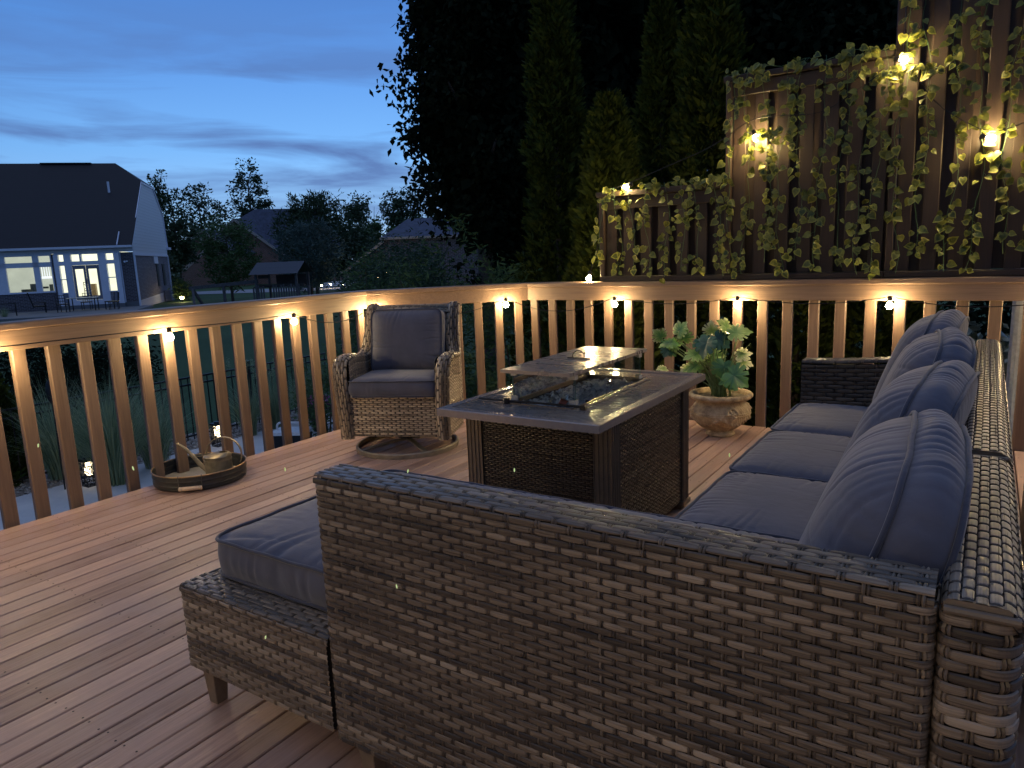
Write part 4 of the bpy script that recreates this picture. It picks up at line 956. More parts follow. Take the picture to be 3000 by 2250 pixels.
def tree(name, base, h_trunk, cen_z, rad, n, leaf, mat, label, group, clumps=60, cr=None, shell=.5, trunk_r=.12, asp=.5, droop=.2, limbs=14, low=-1., cat='tree', flat=.8):
    base = Vector(base); root = empty(name, base, label=label, cat=cat, group=group)
    cr = cr or min(rad)*.24; P, tn, C = crown_points(n, rad, clumps, cr, shell, low, flat); P[:, 2] += cen_z
    k = MB(); cards(k, P, leaf*(.6+.8*rng.random(n)), tn, asp=asp, droop=droop)
    if name == 'broadleaf_tree':
        nc = n//5; Pc = rng.normal(0, 1, (nc, 3)); Pc = Pc/np.linalg.norm(Pc, axis=1)[:, None]*(rng.random((nc, 1))**.4)*.80*np.array(rad)+np.array([0, 0, cen_z]); cards(k, Pc, leaf*(1.6+1.0*rng.random(nc)), rng.random(nc)*.5, asp=.8, droop=droop)
    k.build('crown', [mat], root)
    k = MB(); top = cen_z+rad[2]*.45
    tp = np.array([[.02*math.sin(q*3)*q, .03*math.cos(q*2.3)*q, q*top] for q in np.linspace(0, 1, 9)]); tube(k, tp, trunk_r*(1-.75*np.linspace(0, 1, 9)), 9)
    for q in range(min(limbs, len(C))):
        e_ = C[q]+np.array([0, 0, cen_z]); z0 = max(h_trunk, min(e_[2]-.25*abs(e_[0])-.3*rad[2]*rng.random(), top*.95)); a = np.array([0, 0, z0]); f = np.linspace(0, 1, 6)[:, None]
        L_ = a*(1-f)+e_*f+np.array([0, 0, 1])*np.sin(f*3.14)*.08*np.linalg.norm(e_-a); tube(k, L_, trunk_r*.35*(1-.8*f[:, 0]), 5)
    k.build('trunk', ['bark'], root, smooth=True); return root
MT['bark'] = plain('dark_bark', (.07, .055, .045), .85, 0, .3, 14, .5)
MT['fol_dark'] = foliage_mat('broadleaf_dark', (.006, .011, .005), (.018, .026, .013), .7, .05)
MT['fol_far'] = foliage_mat('distant_foliage', (.022, .045, .022), (.06, .10, .05))
MT['fol_spruce'] = foliage_mat('blue_spruce', (.035, .065, .055), (.10, .15, .135))
MT['fol_green'] = foliage_mat('garden_green', (.03, .065, .02), (.10, .17, .06))
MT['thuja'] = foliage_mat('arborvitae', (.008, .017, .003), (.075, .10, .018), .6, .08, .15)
def far_tree(px_c, py_top, py_bot, width_px, depth, label, mat='fol_far', n=2600, leaf=.32, shell=.45, clumps=45, name='tree', cr=None, group='trees between and behind the far houses', **kw):
    tp = at(px_c, py_top, depth); bt = at(px_c, py_bot, depth); r = width_px/2/FPX*depth; g_ = float(gz(tp.x, tp.y)); H_ = tp.z-g_; zb_ = max(bt.z-g_, .3)
    rz_ = (H_-zb_)/2; return tree(name, (tp.x, tp.y, g_-.1), zb_*.5, zb_+rz_+.1, (r, r*.8, rz_), n, leaf, mat, label, group, clumps=clumps, shell=shell, trunk_r=.03*H_*.6, cr=cr, **kw)
far_tree(455, 492, 700, 95, 74, 'slender open tree rising behind the right end of the pale sided house', n=1500, leaf=.36, clumps=34, shell=.2, cr=.55)
far_tree(505, 600, 800, 130, 62, 'dark leafy tree just right of the pale sided house', n=3200, leaf=.34, clumps=60, shell=.3)
far_tree(575, 530, 760, 175, 96, 'broad dark tree left of the tall open one', n=3800, leaf=.42, clumps=60, shell=.25, cr=.95)
far_tree(720, 474, 660, 150, 92, 'tall open tree with loose clumps, highest of the far skyline', n=2300, leaf=.42, clumps=34, shell=.35, cr=.75)
far_tree(735, 640, 780, 150, 95, 'leafy dark crown behind the steep brick roof', n=2600, leaf=.42, clumps=50, shell=.25, cr=.95)
far_tree(655, 628, 850, 200, 46, 'rounded green evergreen between the brick gable and the play house', 'fol_green', n=6500, leaf=.26, clumps=110, shell=.35, cr=.42, asp=.28, droop=-.3)
far_tree(905, 560, 800, 225, 50, 'wide feathery dark tree right of the steep brick roof', 'fol_far', n=7500, leaf=.42, clumps=120, shell=.35, cr=.5, asp=.2, droop=-.6)
far_tree(895, 640, 862, 215, 40, 'bluish spruce in front of the feathery dark tree', 'fol_spruce', n=7500, leaf=.24, clumps=120, shell=.4, cr=.36, asp=.25, droop=-.4)
far_tree(1045, 576, 740, 95, 78, 'round topped tree right of the feathery one', n=2600, leaf=.36, clumps=40, shell=.25, cr=.6)
far_tree(1035, 660, 830, 210, 55, 'low dark tree filling the gap left of the blue roofed house', n=4200, leaf=.32, clumps=70, shell=.3)
far_tree(1170, 536, 700, 125, 70, 'tree behind the blue roofed house, next to the big dark tree', n=2600, leaf=.34, clumps=44, shell=.25, cr=.6)
far_tree(1235, 610, 760, 120, 66, 'small crown peeping out between the blue roofed house and the big dark tree', n=1800, leaf=.34, clumps=34)
far_tree(1110, 640, 780, 120, 64, 'mid green tree behind the left slope of the blue roofed house', 'fol_green', n=2600, leaf=.3, clumps=44)
far_tree(480, 740, 860, 90, 58, 'low dark tree against the side of the pale sided house', n=1800, leaf=.3, clumps=30)
far_tree(-160, 640, 900, 260, 60, 'tree left of the pale sided house, outside the picture', n=2500, leaf=.4)
# dead branches
k = MB(); p0 = at(1095, 690, 76)
for a_, l_ in ((-.3, 2.2), (.1, 2.9), (.45, 2.0), (.75, 1.4)):
    pts = [(0, 0, -2), (0, 0, 0)]+[(math.sin(a_)*l_*f*1.2, 0, l_*f+.1*math.sin(f*9)) for f in (.3, .6, 1)]; tube(k, pts, [.09, .07, .05, .035, .015], 5)
r = k.build('bare_tree', ['bark']); r.location = p0; tag(r, 'bare branched dead tree top between two leafy crowns on the skyline', 'tree', 'trees between and behind the far houses')
# row of trees closing the horizon
k = MB()
for q in range(70):
    a_ = rng.uniform(-1.5, .9); dd = rng.uniform(105, 135); c = yf(math.sin(a_)*dd, math.cos(a_)*dd); P, tn, _ = crown_points(420, (5, 4, 3.2), 12, 1.3); P += np.array([c.x, c.y, 1.4]); cards(k, P, .9*(.6+.8*rng.random(420)), tn)
tag(k.build('far_woods', ['fol_far']), 'dark band of distant woods closing the horizon', 'woods', kind='stuff')
# ---------------------------------------------------------------- big trees behind the deck corner
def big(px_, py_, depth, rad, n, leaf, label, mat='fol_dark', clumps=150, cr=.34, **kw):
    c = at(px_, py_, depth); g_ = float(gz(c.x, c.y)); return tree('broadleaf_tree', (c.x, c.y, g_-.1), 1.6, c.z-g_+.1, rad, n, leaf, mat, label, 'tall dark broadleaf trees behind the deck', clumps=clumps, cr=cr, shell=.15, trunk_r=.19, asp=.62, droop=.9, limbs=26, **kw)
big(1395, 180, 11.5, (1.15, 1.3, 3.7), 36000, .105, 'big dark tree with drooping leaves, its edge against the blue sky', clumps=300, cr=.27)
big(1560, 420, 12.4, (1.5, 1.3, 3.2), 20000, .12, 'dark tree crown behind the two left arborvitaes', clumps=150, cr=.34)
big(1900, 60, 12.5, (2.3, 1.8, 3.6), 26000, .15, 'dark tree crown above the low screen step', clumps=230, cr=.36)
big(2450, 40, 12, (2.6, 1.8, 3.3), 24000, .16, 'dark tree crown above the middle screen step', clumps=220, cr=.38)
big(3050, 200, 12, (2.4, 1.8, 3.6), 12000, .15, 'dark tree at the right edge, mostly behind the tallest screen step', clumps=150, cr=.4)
# ---------------------------------------------------------------- arborvitaes
def thuja_mesh(h, r, n, seed):
    g_ = np.random.default_rng(seed); z = h*(g_.random(n)**.85); f = z/h
    prof_ = r*np.where(f < .12, .75+2.1*f, np.clip(1.0-(f-.12)/.88, 0, 1)**.62); a = g_.random(n)*2*np.pi; lob = 1+.16*np.sin(3*a+z*2.1+seed)+.12*np.sin(7*a-z*3.3)+.12*np.sin(z*8+a*2+seed)+.10*np.sin(z*17-a*5)+.07*g_.normal(0, 1, n)
    rr_ = prof_*lob*(.62+.38*g_.random(n)**.5); P = np.stack([rr_*np.cos(a), rr_*np.sin(a), z], 1); radial = np.stack([np.cos(a), np.sin(a), 0*a], 1)
    k = MB(); T_ = g_.random(n)*.45+.35*np.sin(z*6+a*3)**2+.1
    for q in range(4):
        sp = (q-1.5)*.5; ax = np.cross(radial, [0, 0, 1.]); tw = g_.normal(0, .5, (n, 1)); d = radial*.75+np.array([0, 0, .75])+ax*(sp+tw)+g_.normal(0, .18, (n, 3)); d /= np.linalg.norm(d, axis=1)[:, None]
        s = np.cross(d, radial*g_.normal(.6, .4, (n, 1))+ax*g_.normal(0, .7, (n, 1))+np.array([0, 0, .2])); s /= np.linalg.norm(s, axis=1)[:, None]+1e-9; L_ = (.055+.085*g_.random(n)**2)[:, None]*(1-.15*abs(sp)); W_ = L_*.17
        V = np.stack([P, P+d*L_*.5+s*W_, P+d*L_, P+d*L_*.5-s*W_], 1).reshape(-1, 3); k.add(V, np.arange(4*n).reshape(-1, 4), tone=np.repeat(np.clip(T_+g_.normal(0, .1, n), 0, 1), 4))
    return k
def thuja(px_, depth_y, h, r, n, seed, label, x=None):
    root = empty('arborvitae', (x, depth_y, float(G0)-.05), label=label, cat='arborvitae', group='columnar arborvitaes behind the front railing')
    thuja_mesh(h, r, n, seed).build('foliage', ['thuja'], root)
    k = MB(); tube(k, [(0, 0, 0), (0, 0, h*.9)], [.07, .01], 8); k.build('trunk', ['bark'], root); return root
def x_at(px_, y_, z_=1.5):
    lo, hi = -14., 6.
    for _ in range(50):
        mid = (lo+hi)/2; v_ = Vector((mid, y_, z_-EYE)); u_ = 1500+FPX*v_.dot(CR)/v_.dot(CF)
        if u_ < px_: lo = mid
        else: hi = mid
    return mid
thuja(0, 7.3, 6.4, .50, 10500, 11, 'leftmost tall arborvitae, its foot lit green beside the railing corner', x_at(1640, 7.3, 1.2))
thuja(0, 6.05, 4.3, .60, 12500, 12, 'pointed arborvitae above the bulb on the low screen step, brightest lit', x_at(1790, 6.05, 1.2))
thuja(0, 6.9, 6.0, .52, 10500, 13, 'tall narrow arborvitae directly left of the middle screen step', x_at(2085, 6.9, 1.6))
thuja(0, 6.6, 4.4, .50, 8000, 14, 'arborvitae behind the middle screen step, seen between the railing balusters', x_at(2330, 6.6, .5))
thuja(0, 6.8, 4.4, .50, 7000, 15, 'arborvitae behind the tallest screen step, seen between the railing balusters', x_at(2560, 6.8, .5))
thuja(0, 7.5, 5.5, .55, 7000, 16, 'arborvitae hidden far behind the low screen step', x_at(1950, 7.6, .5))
# ferny young trees at the left of the corner
def shrub(px_, py_top, depth, rad, n, leaf, mat, label, group, asp=.35, base_px=None, name='shrub', clumps=40, droop=.1, zc=None):
    tp = at(px_, py_top, depth); g_ = float(gz(tp.x, tp.y)); H_ = tp.z-g_
    root = empty(name, (tp.x, tp.y, g_-.05), label=label, cat='shrub', group=group)
    P, tn, C = crown_points(n, (rad, rad*.8, H_*.5), clumps, rad*.22, .3); P[:, 2] += H_*.52; k = MB(); cards(k, P, leaf*(.6+.8*rng.random(n)), tn, asp=asp, droop=droop); k.build('crown', [mat], root)
    k = MB()
    for q in range(9): e_ = C[q % len(C)]+np.array([0, 0, H_*.52]); tube(k, [(0, 0, 0), (e_[0]*.4, e_[1]*.4, e_[2]*.6), tuple(e_)], [.018, .012, .004], 5)
    k.build('stem', ['bark'], root); return root
gp = 'young bushes growing left of the arborvitaes'
for i, (a_, b_, c_, d_) in enumerate(((1060, 745, 10.6, .55), (1150, 720, 9.8, .6), (1245, 690, 9.2, .65), (1350, 600, 8.9, .6), (1450, 690, 8.4, .55), (1520, 720, 8.0, .45))):
    shrub(a_, b_, c_, d_, 2600, .10, 'fol_green', ['leftmost', 'second', 'third', 'tallest', 'fifth', 'rightmost'][i]+' of the young ferny bushes rising behind the corner of the railing', gp, asp=.22, clumps=60)
for i, (a_, b_, c_, d_) in enumerate(((940, 1010, 11.5, .7), (1100, 960, 9.5, .7), (1250, 980, 8.5, .6), (1400, 1000, 7.9, .6))):
    shrub(a_, b_, c_, d_, 2200, .085, 'fol_green', ['leftmost', 'second', 'third', 'rightmost'][i]+' of the low dark bushes seen between the balusters behind the armchair', 'low dark bushes below the deck corner', asp=.3)
for i, (a_, b_, c_) in enumerate(((60, 1010, 17), (200, 1005, 16), (330, 1015, 18))):
    shrub(a_, b_, c_, 1.3, 2600, .12, 'fol_dark', ['leftmost', 'middle', 'rightmost'][i]+' of the dark bushes beyond the fence on the left', 'dark bushes on the lawn beyond the fence')
shrub(1170, 700, 26, 1.5, 4200, .16, 'fol_far', 'wide leafy bush below the blue roofed house, left of the big dark tree', gp, clumps=70)
shrub(1080, 760, 30, 1.4, 3200, .17, 'fol_far', 'lower leafy bush in front of the lit planting by the blue roofed house', gp, clumps=60)
# ================================================================ fence, grasses, lanterns, torch, cooler, flowers
FX = -11.25
fr_ = empty('metal_fence', (FX, 6, G0), label='low black metal picket fence along the gravel bed', cat='fence')
k = MB()
for z_ in (.10, .98, 1.10): beam(k, (0, -5, z_), (0, 7, z_), .028, .03, bev=.002)
k.build('rails', ['black'], fr_)
k = MB()
for i in range(98): beam(k, (0, -4.95+.122*i, .02), (0, -4.95+.122*i, 1.10), .016, .016, bev=.001)
o = k.build('pickets', ['black'], fr_); tag(o, kind='stuff')
for i in range(6): k = MB(); beam(k, (0, -4.8+2.35*i, -.1), (0, -4.8+2.35*i, 1.2), .05, .05); box(k, (0, -4.8+2.35*i, 1.21), (.062, .062, .02)); k.build('post', ['black'], fr_)
m = leaf_mat('ornamental_grass_blade', (.11, .18, .09), (.42, .48, .28), .6, .25); MT['blade'] = m
def grass(pos, h, r, n, label, group='ornamental grass clumps by the patio', plumes=0, seed=1):
    g_ = np.random.default_rng(seed); root = empty('ornamental_grass', pos, label=label, cat='grass clump', group=group); k = MB(); ns = 8; f = np.linspace(0, 1, ns)
    for q in range(n):
        a = g_.random()*6.28; l_ = h*g_.uniform(.55, 1.12); sp = r*g_.random()**.6; b0 = np.array([math.cos(a), math.sin(a)])*r*.22*g_.random(); d = np.array([math.cos(a), math.sin(a)])
        x = b0[None]+d[None]*(sp*(f**1.8))[:, None]; z = l_*(f-.32*(sp/r)*f**3.2); w_ = .0045*(1-f**2*.9)*g_.uniform(.8, 1.5)
        s = np.array([-d[1], d[0]]); s = s*math.cos(q)+d*math.sin(q)*.5
        P = np.zeros((ns, 2, 3)); P[:, 0, :2] = x+s*w_[:, None]; P[:, 1, :2] = x-s*w_[:, None]; P[:, :, 2] = z[:, None]; grid(k, P, tone=g_.random())
    k.build('blades', ['blade'], root)
    if plumes:
        k = MB()
        for q in range(plumes):
            a = g_.random()*6.28; d = np.array([math.cos(a), math.sin(a), 0]); l_ = h*g_.uniform(1.0, 1.25); e_ = d*r*.8*g_.random()+np.array([0, 0, l_])
            c = e_+g_.normal(0, 1, (60, 3))*np.array([.012, .012, .05]); cards(k, c, np.full(60, .03), g_.random(60)*.4+.6, asp=.25)
            tube(k, [(0, 0, 0), tuple(e_*.6), tuple(e_)], .0025, 4)
        k.build('plumes', ['blade'], root)
    return root
g1 = on_ground(345, 1418); grass(g1, 1.65, 1.0, 1100, 'big drooping ornamental grass behind the nearer garden lantern', seed=3)
grass(on_ground(190, 1400), 1.55, .9, 700, 'ornamental grass left of the big one, behind the torch', seed=4)
grass(on_ground(462, 1372), 1.25, .8, 450, 'thin airy ornamental grass at the right of the big one', seed=8)
g2 = on_ground(815, 1258); grass(g2, 1.0, .55, 650, 'pale ornamental grass above the white lidded box', plumes=7, seed=5)
grass(on_ground(905, 1228), 1.0, .55, 500, 'ornamental grass behind the pink flowers', plumes=6, seed=6)
grass(on_ground(735, 1280), 1.05, .5, 380, 'plumed ornamental grass left of the pale one', plumes=8, seed=7)
th_ = empty('arborvitae', (on_ground(8, 1425).x-.15, on_ground(8, 1425).y, G0-.05), label='small warm lit arborvitae at the left edge below the deck', cat='arborvitae')
thuja_mesh(1.9, .42, 4500, 21).build('foliage', ['thuja'], th_); k = MB(); tube(k, [(0, 0, 0), (0, 0, 1.6)], [.04, .01], 6); k.build('trunk', ['bark'], th_)
m, t, b = principled('garden_lantern_core', .5, base=(1, .85, .6)); b.inputs['Emission Color'].default_value = (1, .80, .50, 1); b.inputs['Emission Strength'].default_value = 5; MT['core'] = m
def lantern(pos, h, w_, label):
    root = empty('garden_lantern', pos, label=label, cat='garden lantern', group='pierced solar lanterns beside the patio'); g_ = np.random.default_rng(5)
    k = MB(); box(k, (0, 0, .02), (w_, w_, .04)); k.build('base', ['black'], root); k = MB(); box(k, (0, 0, h-.02), (w_*1.08, w_*1.08, .035)); tube(k, [(0, 0, h), (0, 0, h+.02)], w_*.3, 10); k.build('cap', ['black'], root)
    k = MB(); r_ = w_/2
    for sx, sy in ((1, 0), (-1, 0), (0, 1), (0, -1)):
        o_ = np.array([sx, sy])*r_; s = np.array([-sy, sx]); 
        for q in range(40):  # filigree of crossing curls
            u = g_.uniform(-.85, .85)*r_; z = g_.uniform(.05, h-.05); rr_ = g_.uniform(.35, .8)*w_*.22; a = np.linspace(0, g_.uniform(3.5, 6.2), 9)+g_.random()*6
            tube(k, [(*(o_+s*np.clip(u+rr_*math.cos(x), -r_, r_)), float(np.clip(z+rr_*math.sin(x), .03, h-.03))) for x in a], .0052, 4, cap=False)
    for sx in (-1, 1):
        for sy in (-1, 1): beam(k, (sx*r_, sy*r_, .03), (sx*r_, sy*r_, h-.03), .008, .008, bev=.001)
    k.build('pierced_screen', ['black'], root)
    k = MB(); tube(k, [(0, 0, h*.45), (0, 0, h*.93)], w_*.33, 10); k.build('lamp', ['core'], root)
    return root
lantern(on_ground(268, 1428), .42, .155, 'nearer pierced garden lantern glowing in front of the big ornamental grass')
lantern(on_ground(643, 1311), .42, .155, 'farther pierced garden lantern glowing behind the watering can')
tp = on_ground(192, 1440); k = MB(); tube(k, [(0, 0, 0), (0.02, 0, 1.25)], .011, 8); r = k.build('garden_torch', ['black']); r.location = tp; tag(r, 'thin black garden torch standing in the gravel left of the nearer lantern', 'torch')
k = MB(); lathe(k, [(.012, 1.22), (.05, 1.30), (.062, 1.40), (.045, 1.50), (.02, 1.54), (.001, 1.56)], (0.02, 0, 0), 14); k.build('oil_holder', ['black'], r, smooth=True)
k = MB(); c = on_ground(862, 1322); root = empty('cooler', c, rz=.5, label='black cooler with a white curved lid standing on the patio', cat='cooler')
box(k, (0, 0, .16), (.52, .36, .30), bev=.03); k.build('box', ['black'], root)
MT['white_plastic'] = plain('white_plastic', (.75, .76, .78), .4, bumps=0)
k = MB(); box(k, (0, 0, .33), (.56, .40, .05), bev=.02); tube(k, Path([(-.24, 0, .33), (-.24, 0, .47), (.24, 0, .47), (.24, 0, .33)], .08)(np.linspace(0, .7, 20)), .018, 8); k.build('lid', ['white_plastic'], root, smooth=False)
m, t, b = principled('flower_petals', .6); t.links.new(ramp(t, attr(t, 'tone'), [(0, (.45, .05, .12)), (.5, (.55, .08, .35)), (1, (.75, .35, .6))]), b.inputs['Base Color']); MT['petal'] = m
for px_, py_, lab in ((938, 1236, 'pink flowering plant on the patio, between two balusters left of the armchair'), (1002, 1222, 'red and pink flowering plant directly left of the armchair arm')):
    c = on_ground(px_, py_+30); root = empty('flower_pot', c, label=lab, cat='potted flowers', group='potted flowers on the patio'); k = MB(); lathe(k, [(.001, 0), (.10, 0), (.15, .24), (.16, .25), (.14, .25), (.0, .22)], n=20); k.build('pot', ['black'], root, smooth=True)
    k = MB(); P, tn, _ = crown_points(900, (.24, .22, .20), 30, .05, .3); P[:, 2] += .42; cards(k, P, .05*(.6+.8*rng.random(900)), tn, asp=.6); k.build('leaves', ['fol_green'], root)
    k = MB(); P, tn, _ = crown_points(420, (.26, .24, .22), 22, .035, .8); P[:, 2] += .45; cards(k, P, .045*(.6+.8*rng.random(420)), tn, asp=.8); tag(k.build('flowers', ['petal'], root), kind='stuff')
# glossy shrubs and a downpipe at the right, behind the railing
MT['glossy'] = leaf_mat('glossy_evergreen_leaf', (.06, .09, .07), (.28, .34, .30), .18, .05)
for i, (a_, b_, c_, d_) in enumerate(((2740, 960, 6.9, .5), (2870, 900, 6.5, .55), (2990, 930, 6.2, .5))):
    shrub(a_, b_, c_, d_, 1500, .11, 'glossy', ['leftmost', 'middle', 'rightmost'][i]+' of the glossy leaved bushes behind the railing at the right', 'glossy leaved bushes at the right', asp=.5, clumps=60, droop=.6)
k = MB(); xq = x_at(2982, 6.1, .6); tube(k, [(0, 0, -1.7), (0, 0, 2.6)], .045, 10); r = k.build('downpipe', ['white_plastic']); r.location = (xq, 6.1, 0); tag(r, 'pale vertical downpipe at the right edge behind the railing', 'pipe')

for i, (a_, b_, c_) in enumerate(((2500, 800, 9.5), (2760, 780, 9.2), (3020, 780, 9.0))):
    shrub(a_, b_, c_, 1.0, 3600, .11, 'fol_dark', ['left', 'middle', 'right'][i]+' dark bush filling the gap behind the right part of the front railing', 'dark bushes behind the right part of the front railing', asp=.5, clumps=80)

shrub(1125, 722, 24, 1.7, 6000, .15, 'fol_far', 'broad dark bush hiding the wall of the blue roofed house', gp, clumps=100)
shrub(1235, 712, 22, 1.5, 5000, .14, 'fol_far', 'dark bush in front of the blue roofed house, touching the big dark tree', gp, clumps=90)
# ================================================================ planter and monstera
PX, PY = -1.438, 4.690
m, t, b = principled('weathered_stone_pot', .85, .25); v = noise(t, mapping(t), 26, 7, .7); v2 = noise(t, mapping(t), 6, 5, .6)
t.links.new(ramp(t, math_(t, 'ADD', math_(t, 'MULTIPLY', v, .6), math_(t, 'MULTIPLY', v2, .4)), [(.33, (.14, .10, .065)), (.5, (.40, .31, .19)), (.68, (.62, .52, .36))]), b.inputs['Base Color']); bump(t, b, v, .9, .008); MT['pot'] = m
pot = empty('planter', (PX, PY, 0), label='weathered stone coloured urn planter with garland relief, holding a monstera', cat='planter')
def relief(z, a):
    r = 0*z
    r = r+.006*np.exp(-((z-.168)/.004)**2)+.006*np.exp(-((z-.156)/.004)**2)
    zz = .145-.060*np.sin((a*2.5) % np.pi); r = r+.014*np.exp(-((z-zz)/.013)**2)*(.55+.45*np.sin(a*46+z*160))*(z > .05)*(z < .16)
    for c in range(4):
        ac = .7+c*np.pi/2; da = (a-ac+np.pi) % (2*np.pi)-np.pi; rr_ = np.hypot(da*.19, z-.175); r = r+.020*np.exp(-(rr_/.026)**2)*(.5+.5*np.cos(np.arctan2(z-.175, da*.19)*6))
        r = r+.015*np.exp(-((rr_-.035)/.008)**2)*(z > .17)
        r = r+.012*np.exp(-((da*.19-.008*np.sin(z*90))/.012)**2)*(z < .16)*(z > .04)
    return r+.0012*np.sin(a*61+z*140)
k = MB(); prof = [(.001, 0), (.088, 0), (.096, .008), (.094, .020), (.082, .030), (.080, .036)]
zz = np.linspace(.036, .235, 70); rb = np.interp(zz, [.036, .06, .09, .12, .15, .18, .205, .225, .235], [.080, .118, .155, .180, .191, .189, .174, .158, .156]); prof += list(zip(rb, zz))
prof += [(.158, .243), (.172, .250), (.196, .256), (.207, .268), (.207, .280), (.198, .290), (.186, .292), (.176, .286), (.168, .270), (.160, .245)]
lathe(k, prof, n=220, disp=lambda z, a: relief(z, a)*((z > .037) & (z < .232))); k.build('urn', ['pot'], pot, smooth=True)
MT['soil'] = plain('potting_soil', (.10, .085, .055), .95, 0, .5, 60, .9)
k = MB(); lathe(k, [(.001, .262), (.08, .263), (.166, .260), (.17, .25)], n=40, disp=lambda z, a: .004*np.sin(a*9)); k.build('soil', ['soil'], pot, smooth=True)
m, t, b = principled('monstera_leaf', .38, .5); t.links.new(ramp(t, attr(t, 'tone'), [(0, (.012, .035, .03)), (.35, (.035, .12, .07)), (.6, (.12, .28, .06)), (.8, (.30, .42, .12)), (1, (.62, .62, .36))]), b.inputs['Base Color']); MT['monstera'] = m
MT['mstem'] = plain('monstera_stem', (.16, .24, .08), .45, 0, .2, 20, 0)
pl = empty('monstera_plant', (PX, PY, .262), label='artificial looking monstera with split and cream edged leaves in the stone urn', cat='potted plant')
def monstera(mb, base, d, n, size, tone, splits=4, cream=0., seed=0):
    g_ = np.random.default_rng(seed); d = nrm(d); n = np.asarray(n, float); n = nrm(n-d*(n@d)); s = np.cross(n, d)
    m_ = 64; th = np.linspace(-np.pi, np.pi, m_+1)[:-1]
    # heart outline in polar coordinates about the leaf centre, tip at th=0
    r = .52*(1-.10*np.cos(2*th))*(1+.18*np.cos(th))*(1-.42*np.exp(-((np.abs(th)-np.pi)/.32)**2)); r = r*(1+.28*np.exp(-(th/.16)**2))
    for sd in (-1, 1):
        for q in range(splits):
            c = sd*(.55+q*(1.95/splits)+g_.normal(0, .05)); r = r*(1-.46*np.exp(-((th-c)/.050)**4))
    rings = [0, .3, .55, .8, 1.0]; V = []
    for f in rings:
        x = .5+f*r*np.cos(th); y = f*r*np.sin(th); z = -.30*(np.hypot(x-.45, y))**2+.18*np.abs(y)+.012*np.sin(th*5+seed)*f
        V.append(base+(d*x[:, None]+s*y[:, None]+n*z[:, None])*size)
    tn = np.array([np.clip(tone+.16*f+g_.normal(0, .05, m_)+cream*(f**2)*(.4+.8*g_.random(m_)), 0, 1) for f in rings])
    grid(mb, np.array(V), closed_v=True, tone=tn)
# leaf: photo pixel of the leaf centre, depth offset towards the camera, size, tip direction in the picture (right, up), tone, cream
def mon_leaf(px_, py_, dy, size, dr, du, tone, cream, i, face=(0, -.6, .8)):
    yy = PY-dy; lo = None
    d = ray(px_, py_); q = Vector((0, 0, EYE))+d*(yy/d.y); c = np.array(q)-np.array([PX, PY, .262])
    dd = np.array([math.cos(YAW)*dr, math.sin(YAW)*dr, du])+np.array([0, -.25, 0]); nn = np.array(face)+rng.normal(0, .18, 3); dd = nrm(dd)
    k = MB(); monstera(k, c-dd*size*.5, dd, nn, size*1.0, tone*.9, 4, cream*.5, i); lf = k.build('leaf', ['monstera'], pl, smooth=True)
    b0 = np.array([rng.normal(0, .025), rng.normal(0, .02), 0]); e_ = c-dd*size*.42; mid = b0*.4+e_*.6+np.array([0, 0, .05]); f = np.linspace(0, 1, 12)[:, None]
    P = (1-f)**2*b0+2*f*(1-f)*np.array([mid[0]*.6, mid[1]*.6, mid[2]*.9])+f*f*e_; k = MB(); tube(k, P, np.linspace(.0048, .0025, 12), 6); k.build('stem', ['mstem'], pl, smooth=True)
LV = [(2070, 1005, .10, .20, -.2, -.7, .12, .0, (0, -.7, .6)), (2105, 992, .02, .17, .5, -.3, .10, .1, (.2, -.7, .6)), (2155, 975, .00, .20, .9, .15, .55, .2, (-.3, -.7, .6)), (2128, 958, -.03, .15, -.5, .6, .62, .1, (0, -.8, .5)),
      (2040, 1040, .08, .17, -.9, -.1, .58, .0, (0, -.6, .8)), (2090, 1045, .0, .15, .6, .1, .55, .1, (0, -.7, .7)), (2150, 1100, .08, .22, .75, -.45, .30, .1, (-.2, -.8, .5)), (2120, 1075, .04, .19, -.1, -.8, .34, .0, (0, -.9, .3)),
      (2170, 1040, -.02, .14, .8, .2, .75, .6, (0, -.6, .8)), (2175, 1060, -.03, .14, .9, -.2, .72, .7, (.2, -.7, .6)), (2040, 1072, .02, .15, -.7, -.4, .50, .3, (0, -.5, .9)), (2020, 1080, .0, .14, -.9, -.3, .60, .8, (0, -.7, .6)),
      (1965, 1005, .05, .16, -.9, -.1, .30, .2, (0, -.6, .8)), (1935, 985, .03, .13, -.7, .7, .50, .7, (0, -.8, .5)), (1990, 970, .0, .15, .6, .8, .45, .6, (-.4, -.8, .3)), (2005, 990, -.02, .14, .3, .9, .5, .5, (.5, -.8, .2)), (1955, 1025, .02, .11, -.4, -.8, .12, .1, (0, -.8, .5)),
      (1945, 1080, .05, .10, -.9, .1, .70, .6, (0, -.5, .8)), (2140, 1118, .03, .14, .9, -.2, .24, .0, (0, -.6, .8)), (2085, 970, -.08, .14, .0, .7, .72, .7, (0, -.8, .5)), (2100, 1030, -.08, .17, .1, .4, .15, .0, (0, -.8, .5))]
LV += [(q0+rng.uniform(-14, 14), q1+rng.uniform(-14, 14), q2-.05, q3*.8, -q4+.2, q5+.3, min(q6+.15, .7), q7, q8) for q0, q1, q2, q3, q4, q5, q6, q7, q8 in LV[::2]]
for i, (a_, b_, c_, d_, e_, f_, g_, h_, fc) in enumerate(LV): mon_leaf(a_, b_, c_, d_*.78, e_, f_, g_+.06, h_, i, fc)
k = MB()
